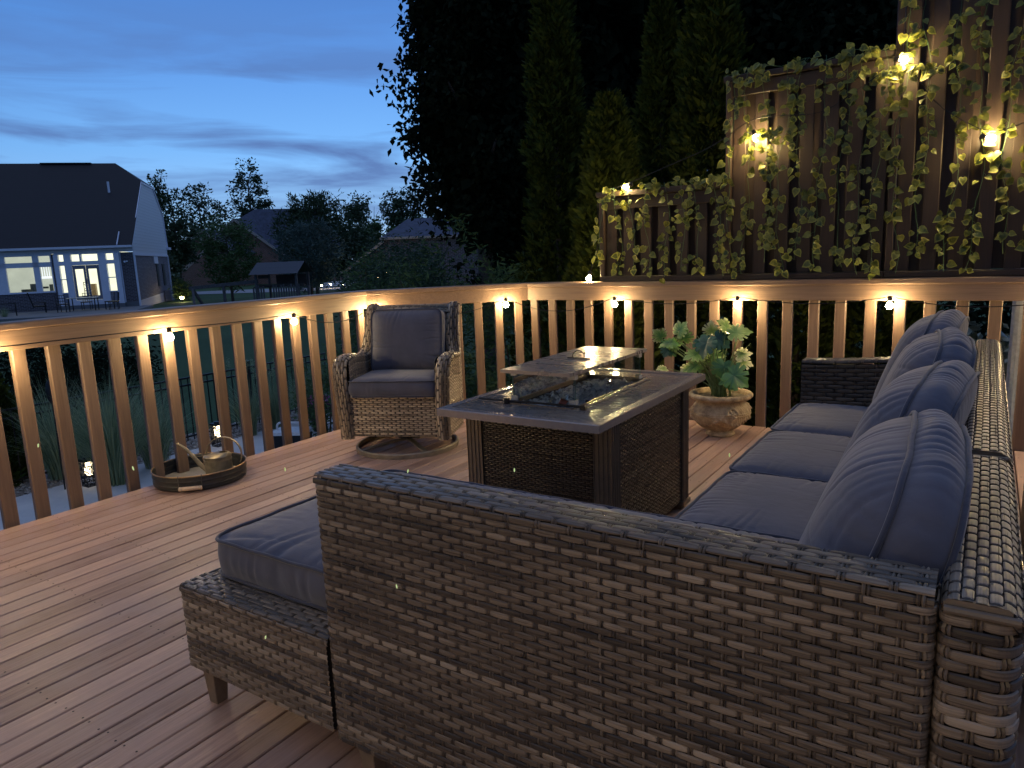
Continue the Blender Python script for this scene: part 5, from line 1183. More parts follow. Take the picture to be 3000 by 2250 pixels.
for q in range(46):
    a = rng.random()*6.28; l_ = rng.uniform(.16, .42); lean = rng.uniform(.1, .75); b0 = np.array([rng.normal(0, .02), rng.normal(0, .02), 0]); e_ = np.array([math.cos(a)*lean*l_-.04, math.sin(a)*lean*l_, l_]); f = np.linspace(0, 1, 7)[:, None]
    tube(k, b0+e_*f+np.array([0, 0, .03])*np.sin(f*3.14)-np.array([0, 0, .05])*f**3*lean, np.linspace(.0030, .0012, 7), 5)
k.build('grass_stem', ['mstem'], pl, smooth=True)
# ================================================================ tray with the watering can
TX, TY, TR = -3.862, 2.425, .262
MT['zinc_dark'] = plain('dark_galvanised_metal', (.055, .060, .064), .45, .55, .25, 22, .1)
MT['zinc_in'] = plain('dull_galvanised_bottom', (.22, .215, .21), .5, .5, .2, 14, .1)
MT['brass'] = plain('aged_copper_rim', (.40, .27, .15), .35, .8, .15, 40, .05)
MT['can'] = plain('aged_grey_metal', (.27, .235, .175), .45, .55, .28, 24, .15)
tr_ = empty('metal_tray', (TX, TY, 0), label='round dark metal tray with wooden bail handle beside the left railing', cat='tray')
k = MB(); hh = .088
def rib(z): return .0025*math.exp(-((z-.028)/.004)**2)+.0025*math.exp(-((z-.058)/.004)**2)
prof = [(.001, .002), (TR-.012, .002), (TR-.008, .006)]+[(TR-.006+rib(z)+.006*z/hh, z) for z in np.linspace(.008, hh, 30)]+[(TR-.0035+rib(z)*.9+.003*z/hh-.006, z) for z in np.linspace(hh, .010, 24)]
lathe(k, prof, n=96); k.build('wall', ['zinc_dark'], tr_, smooth=True)
k = MB(); lathe(k, [(.001, .008), (TR-.016, .008), (TR-.012, .011)], n=72); k.build('bottom', ['zinc_in'], tr_, smooth=True)
k = MB(); an = np.linspace(0, 2*np.pi, 97)[:-1]; tube(k, [(TR*math.cos(a), TR*math.sin(a), hh+.001) for a in an], .0042, 8, closed=True); k.build('rim', ['brass'], tr_, smooth=True)
for sg in (0, 1):
    hd = math.atan2(2.184-TY+.0, -3.622-TX)+sg*math.pi; c = np.array([math.cos(hd), math.sin(hd), 0]); s = np.array([-c[1], c[0], 0]); k = MB(); W2 = .062
    for q in (-1, 1):
        P = [c*(TR-.008)+s*q*W2+np.array([0, 0, hh-.004]), c*(TR+.000)+s*q*W2+np.array([0, 0, hh+.010]), c*(TR+.008)+s*q*W2+np.array([0, 0, hh+.002]), c*(TR+.012)+s*q*W2+np.array([0, 0, .030]), c*(TR+.013)+s*q*(W2-.004)+np.array([0, 0, .026])]; tube(k, P, .0022, 6)
    k.build('bail', ['zinc_dark'], tr_, smooth=True)
    k = MB(); P = [c*(TR+.015)+s*u*W2+np.array([0, 0, .027]) for u in (-1, -.97, -.74, -.72, -.70, .70, .72, .74, .97, 1)]; tube(k, P, [.010, .0125, .0125, .0112, .0125, .0125, .0112, .0125, .0125, .010], 14)
    MT.setdefault('pale_wood', plain('pale_turned_wood', (.62, .47, .33), .55, 0, .12, 30, .1)); k.build('handle', ['pale_wood'], tr_, smooth=True)
WX, WY = -3.795, 2.505
wc = empty('watering_can', (WX, WY, .0115), label='small grey metal watering can with a long curved spout standing in the round tray', cat='watering can')
k = MB(); R1 = .078; H1 = .122
prof = [(.001, 0), (R1, 0), (R1, .002), (R1*.985, H1*.80), (R1*1.02, H1*.81), (R1*1.02, H1*.83), (R1*.985, H1*.84), (R1*.985, H1*.97), (R1*1.03, H1*.98), (R1*1.03, H1)]; lathe(k, prof, n=56); k.build('body', ['can'], wc, smooth=False)
k = MB(); n_ = 40
an = np.arange(n_)*2*np.pi/n_
# domed top with an oval filling hole towards the handle side
tow = math.radians(56.5-33.5); hc = np.array([.040*math.cos(tow), .040*math.sin(tow)]); V = []
for f in np.linspace(0, 1, 6):
    V.append([(R1*1.02*math.cos(a)*(1-f)+(hc[0]+.027*math.cos(a))*f, R1*1.02*math.sin(a)*(1-f)+(hc[1]+.024*math.sin(a))*f, H1+.022*math.sin(f*1.35)) for a in an])
grid(k, np.array(V), closed_v=True, flip=True); k.build('top', ['can'], wc, smooth=True)
RD = np.array([math.cos(YAW), math.sin(YAW), 0])    # picture right
k = MB(); sp = [-RD*.072+np.array([0, 0, .030]), -RD*.10+np.array([0, 0, .055]), -RD*.15+np.array([0, 0, .125]), -RD*.19+np.array([0, 0, .172]), -RD*.235+np.array([0, 0, .205])]; P = Path(sp, .05)(np.linspace(0, Path(sp, .05).L, 18)); tube(k, P, np.linspace(.0145, .0075, 18), 12); k.build('spout', ['can'], wc, smooth=True)
k = MB(); tube(k, [-RD*.07+np.array([0, 0, H1]), -RD*.142+np.array([0, 0, .118])], .0022, 6); k.build('brace', ['can'], wc, smooth=True)
k = MB(); a0 = np.linspace(math.radians(182), math.radians(-30), 30); cc = RD*.040+np.array([0, 0, .128]); P = [cc+RD*(.105*math.cos(a))+np.array([0, 0, .105*math.sin(a)]) for a in a0]; T = RD*0; 
P = np.array(P); up_ = np.cross(RD, [0, 0, 1.])
for i in range(len(P)-1): beam(k, P[i], P[i+1]+(P[i+1]-P[i])*.12, .019, .0045, up=tuple(P[i]-cc), bev=.0012)
k.build('handle', ['can'], wc)
# ================================================================ the neighbour's house
HA = math.radians(16); hb = yf(-22.55, 44.29); HR = YAW+HA
def mat_siding(name, base, pitch_, dark=.55):
    m, t, b = principled(name, .6, .3, base=base); c = t.nodes.new('ShaderNodeTexCoord'); sp = t.nodes.new('ShaderNodeSeparateXYZ'); t.links.new(c.outputs['Object'], sp.inputs[0]); z = math_(t, 'FRACT', math_(t, 'MULTIPLY', sp.outputs['Z'], 1/pitch_))
    t.links.new(ramp(t, z, [(0, tuple(x*dark for x in base)), (.10, base), (1, tuple(x*.94 for x in base))]), b.inputs['Base Color']); bump(t, b, z, .6, .02); return m
def mat_brick(name, c1, c2, mortar, scale=1.):
    m, t, b = principled(name, .85, .2); g_ = t.nodes.new('ShaderNodeTexBrick'); c = t.nodes.new('ShaderNodeTexCoord'); sp = t.nodes.new('ShaderNodeSeparateXYZ'); t.links.new(c.outputs['Object'], sp.inputs[0]); cb_ = t.nodes.new('ShaderNodeCombineXYZ')
    t.links.new(math_(t, 'ADD', sp.outputs['X'], sp.outputs['Y']), cb_.inputs[0]); t.links.new(sp.outputs['Z'], cb_.inputs[1]); t.links.new(cb_.outputs[0], g_.inputs['Vector'])
    g_.inputs['Color1'].default_value = (*c1, 1); g_.inputs['Color2'].default_value = (*c2, 1); g_.inputs['Mortar'].default_value = (*mortar, 1); g_.inputs['Scale'].default_value = scale; g_.inputs['Brick Width'].default_value = .24; g_.inputs['Row Height'].default_value = .085; g_.inputs['Mortar Size'].default_value = .011
    t.links.new(g_.outputs['Color'], b.inputs['Base Color']); return m
MT['siding'] = mat_siding('pale_lap_siding', (.74, .77, .84), .20); MT['brick_dark'] = mat_brick('dark_brick', (.07, .06, .075), (.12, .10, .11), (.22, .22, .25)); MT['brick_side'] = mat_brick('side_brick', (.20, .19, .22), (.28, .26, .30), (.10, .10, .12))
MT['trim'] = plain('blue_white_trim', (.72, .76, .90), .5, 0, .05, 5, 0); MT['shingle'] = mat_siding('dark_shingles', (.020, .021, .029), .17, .55); MT['panel_grey'] = mat_siding('grey_panel', (.25, .26, .32), .18)
MT['brick_red'] = mat_brick('red_brick', (.17, .075, .055), (.25, .12, .085), (.30, .26, .24), .8); MT['shingle2'] = plain('slate_shingles', (.065, .078, .125), .85, 0, .3, 2.5, .3); MT['concrete_dark'] = plain('foundation', (.16, .17, .19), .8, bumps=.1)
def glow(name, col, st):
    m, t, b = principled(name, .6, base=(.3, .3, .3)); v = noise(t, mapping(t), 1.3, 3, .5); t.links.new(ramp(t, v, [(.3, tuple(c*.75 for c in col)), (.7, col)]), b.inputs['Emission Color']); b.inputs['Emission Strength'].default_value = st; return m
MT['room_wall'] = glow('glowing_room_wall', (.46, .50, .40), .72); MT['kitchen'] = glow('glowing_kitchen_wall', (.85, .86, .62), .95); MT['white_in'] = glow('glowing_white_woodwork', (.75, .8, .85), 1.0)  # walls and woodwork glow themselves, in place of lamps in the rooms
MT['furn'] = plain('grey_furniture', (.12, .13, .12), .8, bumps=0); MT['furn_wood'] = plain('brown_chair_wood', (.30, .20, .12), .6, bumps=0)
H = empty('neighbour_house', hb, HR, label='pale sided house with a huge dark roof and lit garden windows, at the left', cat='house')
H.location.z = 0
def hp(name, k, mt, parent=None, smooth=False): return k.build(name, mt if isinstance(mt, list) else [mt], parent or H, smooth=smooth)
def hbox(k, u0, u1, v0, v1, z0, z1, bev=.0, **kw): box(k, ((u0+u1)/2, (v0+v1)/2, (z0+z1)/2), (u1-u0, v1-v0, z1-z0), bev=bev or .003, **kw)
UL = -16.
# front wall in pieces round the glazing
k = MB(); hbox(k, UL, -4.22, .0, .2, -1.2, .08); hbox(k, -4.36, -4.21, .0, .2, .08, 2.3); hbox(k, -.71, 0, 0, .2, -.68, 2.28); hp('brick_wall', k, 'brick_dark')
k = MB(); hbox(k, -.71, .0, -.02, .2, -1.3, -.69); hbox(k, -4.2, -.71, -.32, .0, -1.3, -.74); hp('foundation', k, 'concrete_dark')
k = MB()
# white frames: horizontal bands and mullions
hbox(k, UL, -4.37, -.06, .1, .08, .18); hbox(k, UL, -4.37, -.05, .1, 1.58, 1.86); hbox(k, UL, -4.37, -.05, .1, 2.22, 2.32)
for a_, b_ in ((-7.35, -6.76), (-5.36, -5.04), (-4.44, -4.37), (-9.1, -8.9), (-11.2, -10.9), (-13.5, -13.2)): hbox(k, a_, b_, -.05, .1, .18, 2.22)
hp('window_band', k, 'trim')
k = MB(); hbox(k, UL, 0.0, -.03, .2, 2.32, 2.62); hbox(k, -.78, -.69, -.02, .3, -.7, 2.3); hbox(k, -4.2, -.72, -.10, .0, 2.24, 2.32)
# bay
for a_, b_, z0, z1 in ((-4.2, -3.96, -.73, 2.24), (-3.67, -3.30, -.73, 2.24), (-1.87, -1.45, -.73, 2.24), (-1.03, -.73, -.73, 2.24), (-3.96, -3.67, 1.61, 1.86), (-1.45, -1.03, 1.63, 1.86), (-3.30, -1.87, 1.61, 1.84), (-3.30, -1.87, -.73, -.44), (-3.96, -3.67, -.02, .04), (-1.45, -1.03, -.02, .03), (-3.96, -3.67, .78, .83), (-1.45, -1.03, .80, .85), (-2.84, -2.74, 1.84, 2.24)): hbox(k, a_, b_, -.30, .0, z0, z1)
hp('bay', k, 'trim')
k = MB(); hbox(k, -3.95, -3.68, -.24, .0, -.72, -.02); hbox(k, -1.44, -1.04, -.24, .0, -.72, -.02); hp('bay_panel', k, 'panel_grey')
d_ = MB(); 
for a_, b_ in ((-3.28, -2.60), (-2.58, -1.89)):
    hbox(d_, a_, a_+.12, -.26, -.2, -.42, 1.6); hbox(d_, b_-.12, b_, -.26, -.2, -.42, 1.6); hbox(d_, a_+.12, b_-.12, -.26, -.2, 1.38, 1.6); hbox(d_, a_+.12, b_-.12, -.26, -.2, -.42, -.20)
dr_ = hp('door', d_, 'panel_grey'); k = MB(); hbox(k, -2.64, -2.62, -.29, -.26, .5, .68); k.build('handle', ['black'], dr_)
# rooms behind the glass
def room(u0, u1, z0, z1, dep, mt):
    k = MB(); hbox(k, u0, u1, dep, dep+.05, z0, z1); hbox(k, u0, u0+.05, .25, dep, z0, z1); hbox(k, u1-.05, u1, .25, dep, z0, z1); hbox(k, u0, u1, .25, dep, z1, z1+.05); return hp('lit_room', k, mt)
room(-16, -4.5, -.4, 2.3, 3.2, 'room_wall'); room(-4.3, -.8, -.5, 2.3, 3.0, 'kitchen')
k = MB()
for i in range(13): u = -6.0+i*.13; z = 1.0 if u < -5.15 else 1.0-(u+5.15)*.55; hbox(k, u, u+.035, 2.6, 2.64, z, z+.75)
beam(k, (-6.05, 2.6, 1.78), (-5.15, 2.6, 1.78), .05, .06); beam(k, (-5.15, 2.6, 1.78), (-4.5, 2.6, 1.42), .05, .06); beam(k, (-6.05, 2.62, .96), (-5.15, 2.62, .96), .05, .14); beam(k, (-5.15, 2.62, .96), (-4.5, 2.62, .56), .05, .14); hp('stair', k, 'white_in')
k = MB(); hbox(k, -5.95, -5.5, .8, 1.4, -.1, .62, .1); hbox(k, -6.7, -6.2, 1.6, 2.2, -.1, .30, .1); hbox(k, -5.0, -4.5, 1.0, 1.8, -.1, .55, .1); hbox(k, -5.9, -5.3, 1.9, 2.0, .3, .42); hp('seating', k, 'furn')
k = MB()
beam(k, (-3.05, .7, -.40), (-3.05, .7, .62), .03, .03); beam(k, (-2.72, .7, -.40), (-2.72, .7, .62), .03, .03); beam(k, (-3.05, .7, .58), (-2.72, .7, .58), .05, .03); beam(k, (-3.05, .7, .5), (-2.72, .7, .15), .03, .02); beam(k, (-2.72, .7, .5), (-3.05, .7, .15), .03, .02); hbox(k, -3.07, -2.70, .7, 1.05, .05, .10); hp('kitchen_chair', k, 'furn_wood')
k = MB(); hbox(k, -2.35, -1.95, 1.4, 2.0, .42, .47); hbox(k, -2.3, -2.25, 1.45, 1.5, -.4, .42); hbox(k, -2.1, -2.05, 1.45, 1.5, -.4, .42); hbox(k, -3.1, -2.8, 2.2, 2.6, -.4, .45); hbox(k, -2.35, -1.9, 1.6, 1.7, -.1, .30); hbox(k, -2.2, -2.1, 2.0, 2.1, .5, .9); hbox(k, -3.15, -3.05, 2.0, 2.2, .45, .8); hbox(k, -1.4, -1.1, 2.2, 2.4, -.3, .45); hp('kitchen_table', k, 'furn_wood')
# side wall: brick below, siding gable above, skirting
def poly(k, pts, mat=0): k.add([p for p in pts], NG=[list(range(len(pts)))], mat=mat)
k = MB(); poly(k, [(0, .0, -.66), (0, 12.0, -.42), (0, 12.0, 2.08), (0, 0, 2.08)]); hp('side_brick', k, 'brick_side')
k = MB(); poly(k, [(.01, 0, -1.9), (.01, 12.0, -1.9), (.01, 12.0, -.42), (.01, 0, -.66)]); hp('skirting', k, mat_siding('vertical_skirting', (.50, .54, .68), .35, .8))
k = MB(); poly(k, [(.02, -.05, 2.22), (.02, 12.0, 2.22), (.02, 12.35, 2.72), (.02, 11.9, 5.1), (.02, 9.15, 6.82), (.02, 5.28, 6.82), (.02, -.1, 2.72)]); hp('gable', k, 'siding')
k = MB(); beam(k, (.03, -.05, 2.15), (.03, 12.1, 2.15), .06, .14); beam(k, (.05, -.3, 2.65), (.05, 5.25, 6.86), .06, .16, up=(0, -.6, .8)); beam(k, (.05, 5.25, 6.86), (.05, 9.15, 6.86), .06, .14); beam(k, (.05, 9.15, 6.86), (.05, 11.9, 5.12), .06, .14); beam(k, (.05, 11.9, 5.12), (.05, 12.4, 2.7), .06, .14); beam(k, (.05, .03, -1.2), (.05, .03, 2.1), .10, .10); beam(k, (.04, 12.0, -1.2), (.04, 12.0, 2.1), .10, .10); hbox(k, -.2, .2, 11.9, 13.0, 2.6, 2.78); hp('trim', k, 'trim')
w_ = MB(); hbox(w_, .0, .06, 6.3, 7.7, 1.58, 2.06); hp('window', w_, 'trim')
for a_, b_ in ((6.9, 7.6), (9.2, 10.1)): w_ = MB(); hbox(w_, .0, .04, a_, b_, .0, 1.56); hp('window', w_, 'black')
k = MB(); hbox(k, .05, .5, 8.6, 9.8, -1.1, -.35, .03); tube(k, [(.2, 8.5, -.8), (.2, 7.9, -1.5)], .02, 6); hp('outdoor_unit', k, 'panel_grey')
k = MB(); poly(k, [(.05, -.45, 2.62), (.05, 5.25, 6.93), (.05, 5.25, 6.85), (.05, -.45, 2.54)])
rz_ = 8.35; RV = 7.2
poly(k, [(UL, -.45, 2.66), (.10, -.45, 2.66), (.10, 5.25, 6.93), (-1.75, RV, rz_), (UL, RV, rz_)]); poly(k, [(.10, 5.25, 6.93), (.10, 9.2, 6.93), (-1.75, RV, rz_)]); poly(k, [(UL, RV, rz_), (-1.75, RV, rz_), (.10, 9.2, 6.93), (.10, 12.0, 5.15), (.10, 12.5, 2.75), (UL, 12.5, 2.75)])
poly(k, [(UL, -.45, 2.66), (UL, RV, rz_), (UL, 12.5, 2.75)]); hp('roof', k, 'shingle')
k = MB()
for a_, b_ in ((UL, -9.), (-6.2, -3.2)): beam(k, (a_, RV, rz_+.0), (b_, RV, rz_+.0), .4, .05)
hp('ridge_vent', k, 'shingle')
k = MB(); tube(k, [(-1.75, 4.3, 6.15), (-1.75, 4.3, 6.85)], .07, 10); hp('vent_pipe', k, 'trim')
k = MB(); beam(k, (UL, -.52, 2.62), (.08, -.52, 2.62), .12, .13); beam(k, (-.72, -.42, 2.72), (-.72, .6, 3.5), .05, .10, up=(0, 0, 1)); hp('gutter', k, 'trim')
k = MB(); tube(k, [(-.48, -.08, 1.72), (-.48, -.16, 1.72)], .06, 10); tube(k, [(-.36, -.08, 1.74), (-.36, -.16, 1.74)], .05, 10); hp('spotlight', k, 'trim')
# terrace furniture of the neighbour
gh = -1.1
def hpt(u, v, z=0): c, s = math.cos(HR), math.sin(HR); return (hb.x+u*c-v*s, hb.y+u*s+v*c, z)
k = MB(); hbox(k, -9, .8, -7, -.33, -1.25, -.95); o = k.build('neighbour_patio', ['concrete_dark']); o.location = (hb.x, hb.y, 0); o.rotation_euler = (0, 0, HR); tag(o, kind='structure')
MT['table_light'] = plain('pale_table_top', (.42, .43, .42), .4, bumps=0)
tt = empty('patio_table', hpt(-2.35, -2.6, -.95), HR, label='glass topped dining table on the neighbour terrace', cat='table'); k = MB(); box(k, (0, 0, .72), (1.5, .9, .04)); k.build('table_top', ['table_light'], tt)
for a_ in (-.65, .65):
    for b_ in (-.35, .35): k = MB(); beam(k, (a_, b_, 0), (a_, b_, .70), .05, .05); k.build('leg', ['black'], tt)
def pchair(u, v, rz, label):
    c = empty('patio_chair', hpt(u, v, -.95), HR+rz, label=label, cat='chair', group='black metal chairs round the neighbour table')
    k = MB(); box(k, (0, 0, .44), (.5, .5, .05)); k.build('seat', ['black'], c)
    k = MB()
    for i in range(5): beam(k, (-.23+.115*i, .24, .46), (-.23+.115*i, .30, .95), .02, .02)
    for z_ in (.62, .78, .94): beam(k, (-.25, .27, z_), (.25, .27, z_), .02, .03)
    k.build('backrest', ['black'], c)
    for a_ in (-.22, .22):
        for b_ in (-.22, .22): k = MB(); beam(k, (a_, b_, 0), (a_, b_, .43), .035, .035); k.build('leg', ['black'], c)
pchair(-2.45, -1.6, 0, 'black chair behind the neighbour table, below the glass door'); pchair(-3.2, -3.3, math.pi*.96, 'black chair at the near left of the neighbour table'); pchair(-1.1, -2.3, -1.3, 'black chair at the right end of the neighbour table'); pchair(-.75, -2.9, -1.5, 'farther right black chair beside the neighbour table')
ad = empty('garden_chair', hpt(-4.6, -2.4, -.95), HR+1.9, label='dark high backed garden chair left of the neighbour table', cat='chair'); k = MB(); box(k, (0, 0, .36), (.6, .6, .06)); k.build('seat', ['black'], ad); k = MB(); beam(k, (0, .30, .3), (0, .5, 1.15), .6, .06, up=(0, 1, 0)); k.build('backrest', ['black'], ad)
for a_ in (-.26, .26): k = MB(); beam(k, (a_, -.25, 0), (a_, -.25, .55), .06, .06); k.build('leg', ['black'], ad); k = MB(); beam(k, (a_, -.32, .56), (a_, .34, .56), .10, .03); k.build('armrest', ['black'], ad)
k = MB(); 
for z_ in (.35, .7): beam(k, (-2.4, 0, z_), (2.4, 0, z_), .04, .04)
for q in range(4): beam(k, (-2.4+1.6*q, 0, 0), (-2.4+1.6*q, 0, .72), .05, .05)
o = k.build('low_fence', ['black']); o.location = hpt(-7.6, -4.2, -1.0); o.rotation_euler = (0, 0, HR); tag(o, 'low black rail fence in the grass left of the neighbour terrace', 'fence')
for i, (u_, v_) in enumerate(((-6.6, -5.2), (-5.6, -4.7), (-8.2, -5.0), (-9.4, -4.4))): p_ = hpt(u_, v_, -1.1); grass(p_, .8, .5, 160, ['third', 'fourth', 'second', 'leftmost'][i]+' thin grass clump in front of the neighbour house, counted from the left', 'thin grass clumps by the neighbour terrace', seed=30+i)
# ================================================================ the far brick houses
def gable_house(name, px_, py_, depth, rz, w_, dep, zb, ze, za, label, brick='brick_red', roof='shingle2', ridge_along='v', over=.35):
    """gable end faces the camera when ridge_along == 'v'; px,py = picture position of the apex of the near gable"""
    c = at(px_, py_, depth); r = empty(name, (c.x, c.y, 0), YAW+rz, label=label, cat='house', group='houses beyond the street')
    za = c.z; k = MB(); h_ = w_/2
    poly(k, [(-h_, 0, zb), (h_, 0, zb), (h_, 0, ze), (0, 0, za-.15), (-h_, 0, ze)]); poly(k, [(h_, 0, zb), (h_, dep, zb), (h_, dep, ze), (h_, 0, ze)]); poly(k, [(-h_, dep, zb), (-h_, 0, zb), (-h_, 0, ze), (-h_, dep, ze)]); poly(k, [(h_, dep, zb), (-h_, dep, zb), (-h_, dep, ze), (0, dep, za-.15), (h_, dep, ze)])
    k.build('wall', [brick], r); sl = (za-ze)/h_; k = MB()
    for s_ in (-1, 1):
        a = np.array([0, -over, za]); b_ = np.array([s_*(h_+over), -over, ze-sl*over]); a2 = a+[0, dep+2*over, 0]; b2 = b_+[0, dep+2*over, 0]; d_ = np.array([0, 0, .16]); poly(k, [a, b_, b2, a2]); poly(k, [a-d_, a2-d_, b2-d_, b_-d_]); poly(k, [a, a-d_, b_-d_, b_]); poly(k, [b_, b_-d_, b2-d_, b2])
    k.build('roof', [roof], r); k = MB()
    for s_ in (-1, 1): beam(k, (0, -over-.02, za-.14), (s_*(h_+over), -over-.02, ze-sl*over-.14), .06, .26, up=(0, 0, 1))
    k.build('barge_board', ['trim2'], r); return r, za
MT['trim2'] = plain('beige_trim', (.40, .34, .30), .6, 0, .1, 5, 0)
r, z_ = gable_house('brick_house', 594, 672, 80, math.radians(-6), 6.4, 12, -1.2, 2.9, 5, 'smaller brick gable house just right of the pale sided house')
k = MB(); box(k, (-.35, -.03, 4.1), (.35, .05, .9)); k.build('window', ['trim2'], r)
k = MB(); beam(k, (1.5, -2.0, 3.3), (-1.6, -2.0, .9), .06, .3); beam(k, (1.5, -2.0, 3.3), (3.2, -2.0, 2.2), .06, .3); k.build('porch_gable', ['trim2'], r)
r2, z_ = gable_house('brick_house', 686, 640, 84, math.radians(10), 10.5, 9, -1.2, 2.3, 6, 'steep roofed brick house in the middle distance')
k = MB()  # main roof with the high ridge to the right
c0 = np.array([.0, 0, 0]); rgl, rgr, rz2 = (1.6, 5.2, z_+1.35), (9.5, 5.2, z_+1.25), 0
poly(k, [(0.2, .6, z_-.1), (3.8, .4, 2.6), (12.5, .4, 2.6), rgr, rgl]); poly(k, [rgl, rgr, (12.5, 10, 2.6), (1, 10, 2.6)]); poly(k, [(12.5, .4, 2.6), (12.5, 10, 2.6), rgr]); poly(k, [(0.2, .6, z_-.1), rgl, (1, 10, 2.6)]); k.build('main_roof', ['shingle2'], r2)
k = MB(); poly(k, [(3, .9, -1.2), (12, .9, -1.2), (12, .9, 2.6), (3, .9, 2.6)]); poly(k, [(12, .9, -1.2), (12, 9.5, -1.2), (12, 9.5, 2.6), (12, .9, 2.6)]); k.build('main_wall', ['brick_red'], r2); k = MB(); beam(k, (3.8, .36, 2.58), (12.5, .36, 2.58), .1, .18); k.build('gutter', ['trim2'], r2)
# blue roofed house at the right
c = at(1215, 705, 44); B_ = empty('blue_roofed_house', (c.x, c.y, 0), YAW+math.radians(4), label='pale house with a blue grey hipped roof left of the big dark tree', cat='house', group='houses beyond the street')
zt, ze_ = at(1190, 642, 47).z, at(1125, 697, 44).z
k = MB(); poly(k, [(-2.05, 0, ze_), (6, 0, ze_), (5, 3.2, zt+.1), (-.55, 3.2, zt), ]); poly(k, [(-2.05, 0, ze_), (-.55, 3.2, zt), (-2.05, 7, ze_)]); poly(k, [(-.55, 3.2, zt), (5, 3.2, zt), (6, 7, ze_), (-2.05, 7, ze_)]); 
lw = at(1005, 795, 43).z; poly(k, [(-1.9, -.1, ze_-.15), (-4.35, -.1, lw), (-4.35, 4, lw), (-1.9, 4, ze_-.15)]); k.build('roof', ['shingle_blue' if 'shingle_blue' in MT else 'shingle2'], B_)
k = MB(); beam(k, (-2.1, -.05, ze_-.05), (6, -.05, ze_-.05), .1, .14); beam(k, (-1.9, -.15, ze_-.2), (-4.35, -.15, lw-.05), .08, .16); beam(k, (-4.6, -.15, lw-.05), (-4.2, -.15, lw-.12), .12, .12); tube(k, [(-4.2, -.1, lw-.1), (-4.0, -.1, -.6), (-4.0, -.1, -1.3)], .05, 8); k.build('gutter', ['trim2'], B_)
k = MB(); poly(k, [(-1.9, .3, -1.5), (5.5, .3, -1.5), (5.5, .3, ze_), (-1.9, .3, ze_)]); poly(k, [(-3.9, .25, -1.5), (-1.8, .25, -1.5), (-1.8, .25, ze_-.3), (-3.9, .25, lw)]); k.build('wall', ['brick_dark'], B_)
# ================================================================ play house and swing beam
MT['weathered'] = plain('weathered_grey_wood', (.085, .085, .095), .85, 0, .35, 9, .3); MT['weathered_roof'] = mat_siding('board_roof', (.075, .085, .11), .17, .5); MT['play_dark'] = plain('dark_wood_wall', (.045, .038, .034), .85, 0, .3, 5, .2)
c = at(828, 820, 35); PH = empty('play_house', (c.x, c.y, float(gz(c.x, c.y))), YAW+math.radians(-6), label='wooden play house tower with a board roof in the middle of the lawn', cat='play house')
zr = at(828, 767, 36).z-PH.location.z; zE = at(828, 806, 34.5).z-PH.location.z; kx = 35/FPX; g0_ = 0
k = MB()
for s_ in (-1, 1):
    for q in range(8): f0, f1 = q/8, (q+1.06)/8; poly(k, [(-1.22, s_*1.0*f0, zr-(zr-zE)*f0+.012*q), (1.18, s_*1.0*f0, zr-(zr-zE)*f0+.012*q), (1.18, s_*1.0*f1, zr-(zr-zE)*f1+.012*q), (-1.22, s_*1.0*f1, zr-(zr-zE)*f1+.012*q)][::s_])
k.build('roof', ['weathered_roof'], PH)
zd = at(828, 838, 35).z-PH.location.z
for a_ in (-1.0, 1.0):
    for b_ in (-.75, .75): k = MB(); beam(k, (a_, b_, 0), (a_, b_, zE+.1), .10, .10); k.build('post', ['weathered'], PH)
k = MB(); box(k, (.2, .6, (zE+zd)/2), (1.55, .05, zE-zd)); box(k, (.2, -.72, zd+.05), (2.3, .06, .14)); box(k, (-.1, 0, zd), (2.1, 1.5, .06)); box(k, (-.62, -.70, (zE+zd)/2+.22), (.55, .05, .16)); k.build('tower_wall', ['play_dark'], PH)
k = MB()
for q in range(19): x_ = -1.15+.125*q; 
for q in range(19):
    x_ = -1.15+.125*q
    if -.62 < x_ < -.2: continue
    beam(k, (x_, -.78, .05), (x_, -.78, zd+.12*math.sin(q*2.2)**2), .085, .02)
o = k.build('picket', ['weathered'], PH)
k = MB(); beam(k, (1.5, -.6, .0), (1.5, -.6, zd), .10, .10); k.build('side_post', ['weathered'], PH)
zl = at(577, 842, 35.5).z-PH.location.z
sw = empty('swing_frame', (PH.location.x, PH.location.y, PH.location.z), YAW+math.radians(-6), label='long wooden swing beam on slanted posts left of the play house', cat='swing frame')
k = MB(); beam(k, (-1.1, -.3, zd+.28), (-4.15, -1.2, zl), .10, .16); k.build('beam', ['weathered'], sw)
for a_, b_ in ((-3.9, -2.3), (-3.7, -.3)): k = MB(); beam(k, (a_+(.45 if b_ < -1 else -.1), b_+.2, -.1), (-4.0, -1.15, zl-.05), .11, .11); k.build('leg', ['weathered'], sw)
k = MB(); beam(k, (-2.65, -.75, -.1), (-2.65, -.75, (zl+zd+.28)/2-.02), .11, .11); k.build('leg', ['weathered'], sw)
k = MB(); c = at(1131/1.8433*1.0-0, 880, 34); tube(k, [(0, 0, 0), (0, 0, .25), (0, 0, .28)], [.14, .05, .02], 10); r = k.build('traffic_cone', ['white_plastic']); r.location = (at(851, 880, 33).x, at(851, 880, 33).y, float(gz(at(851, 880, 33).x, at(851, 880, 33).y))+.05); tag(r, 'small white cone standing in front of the play house fence', 'cone')
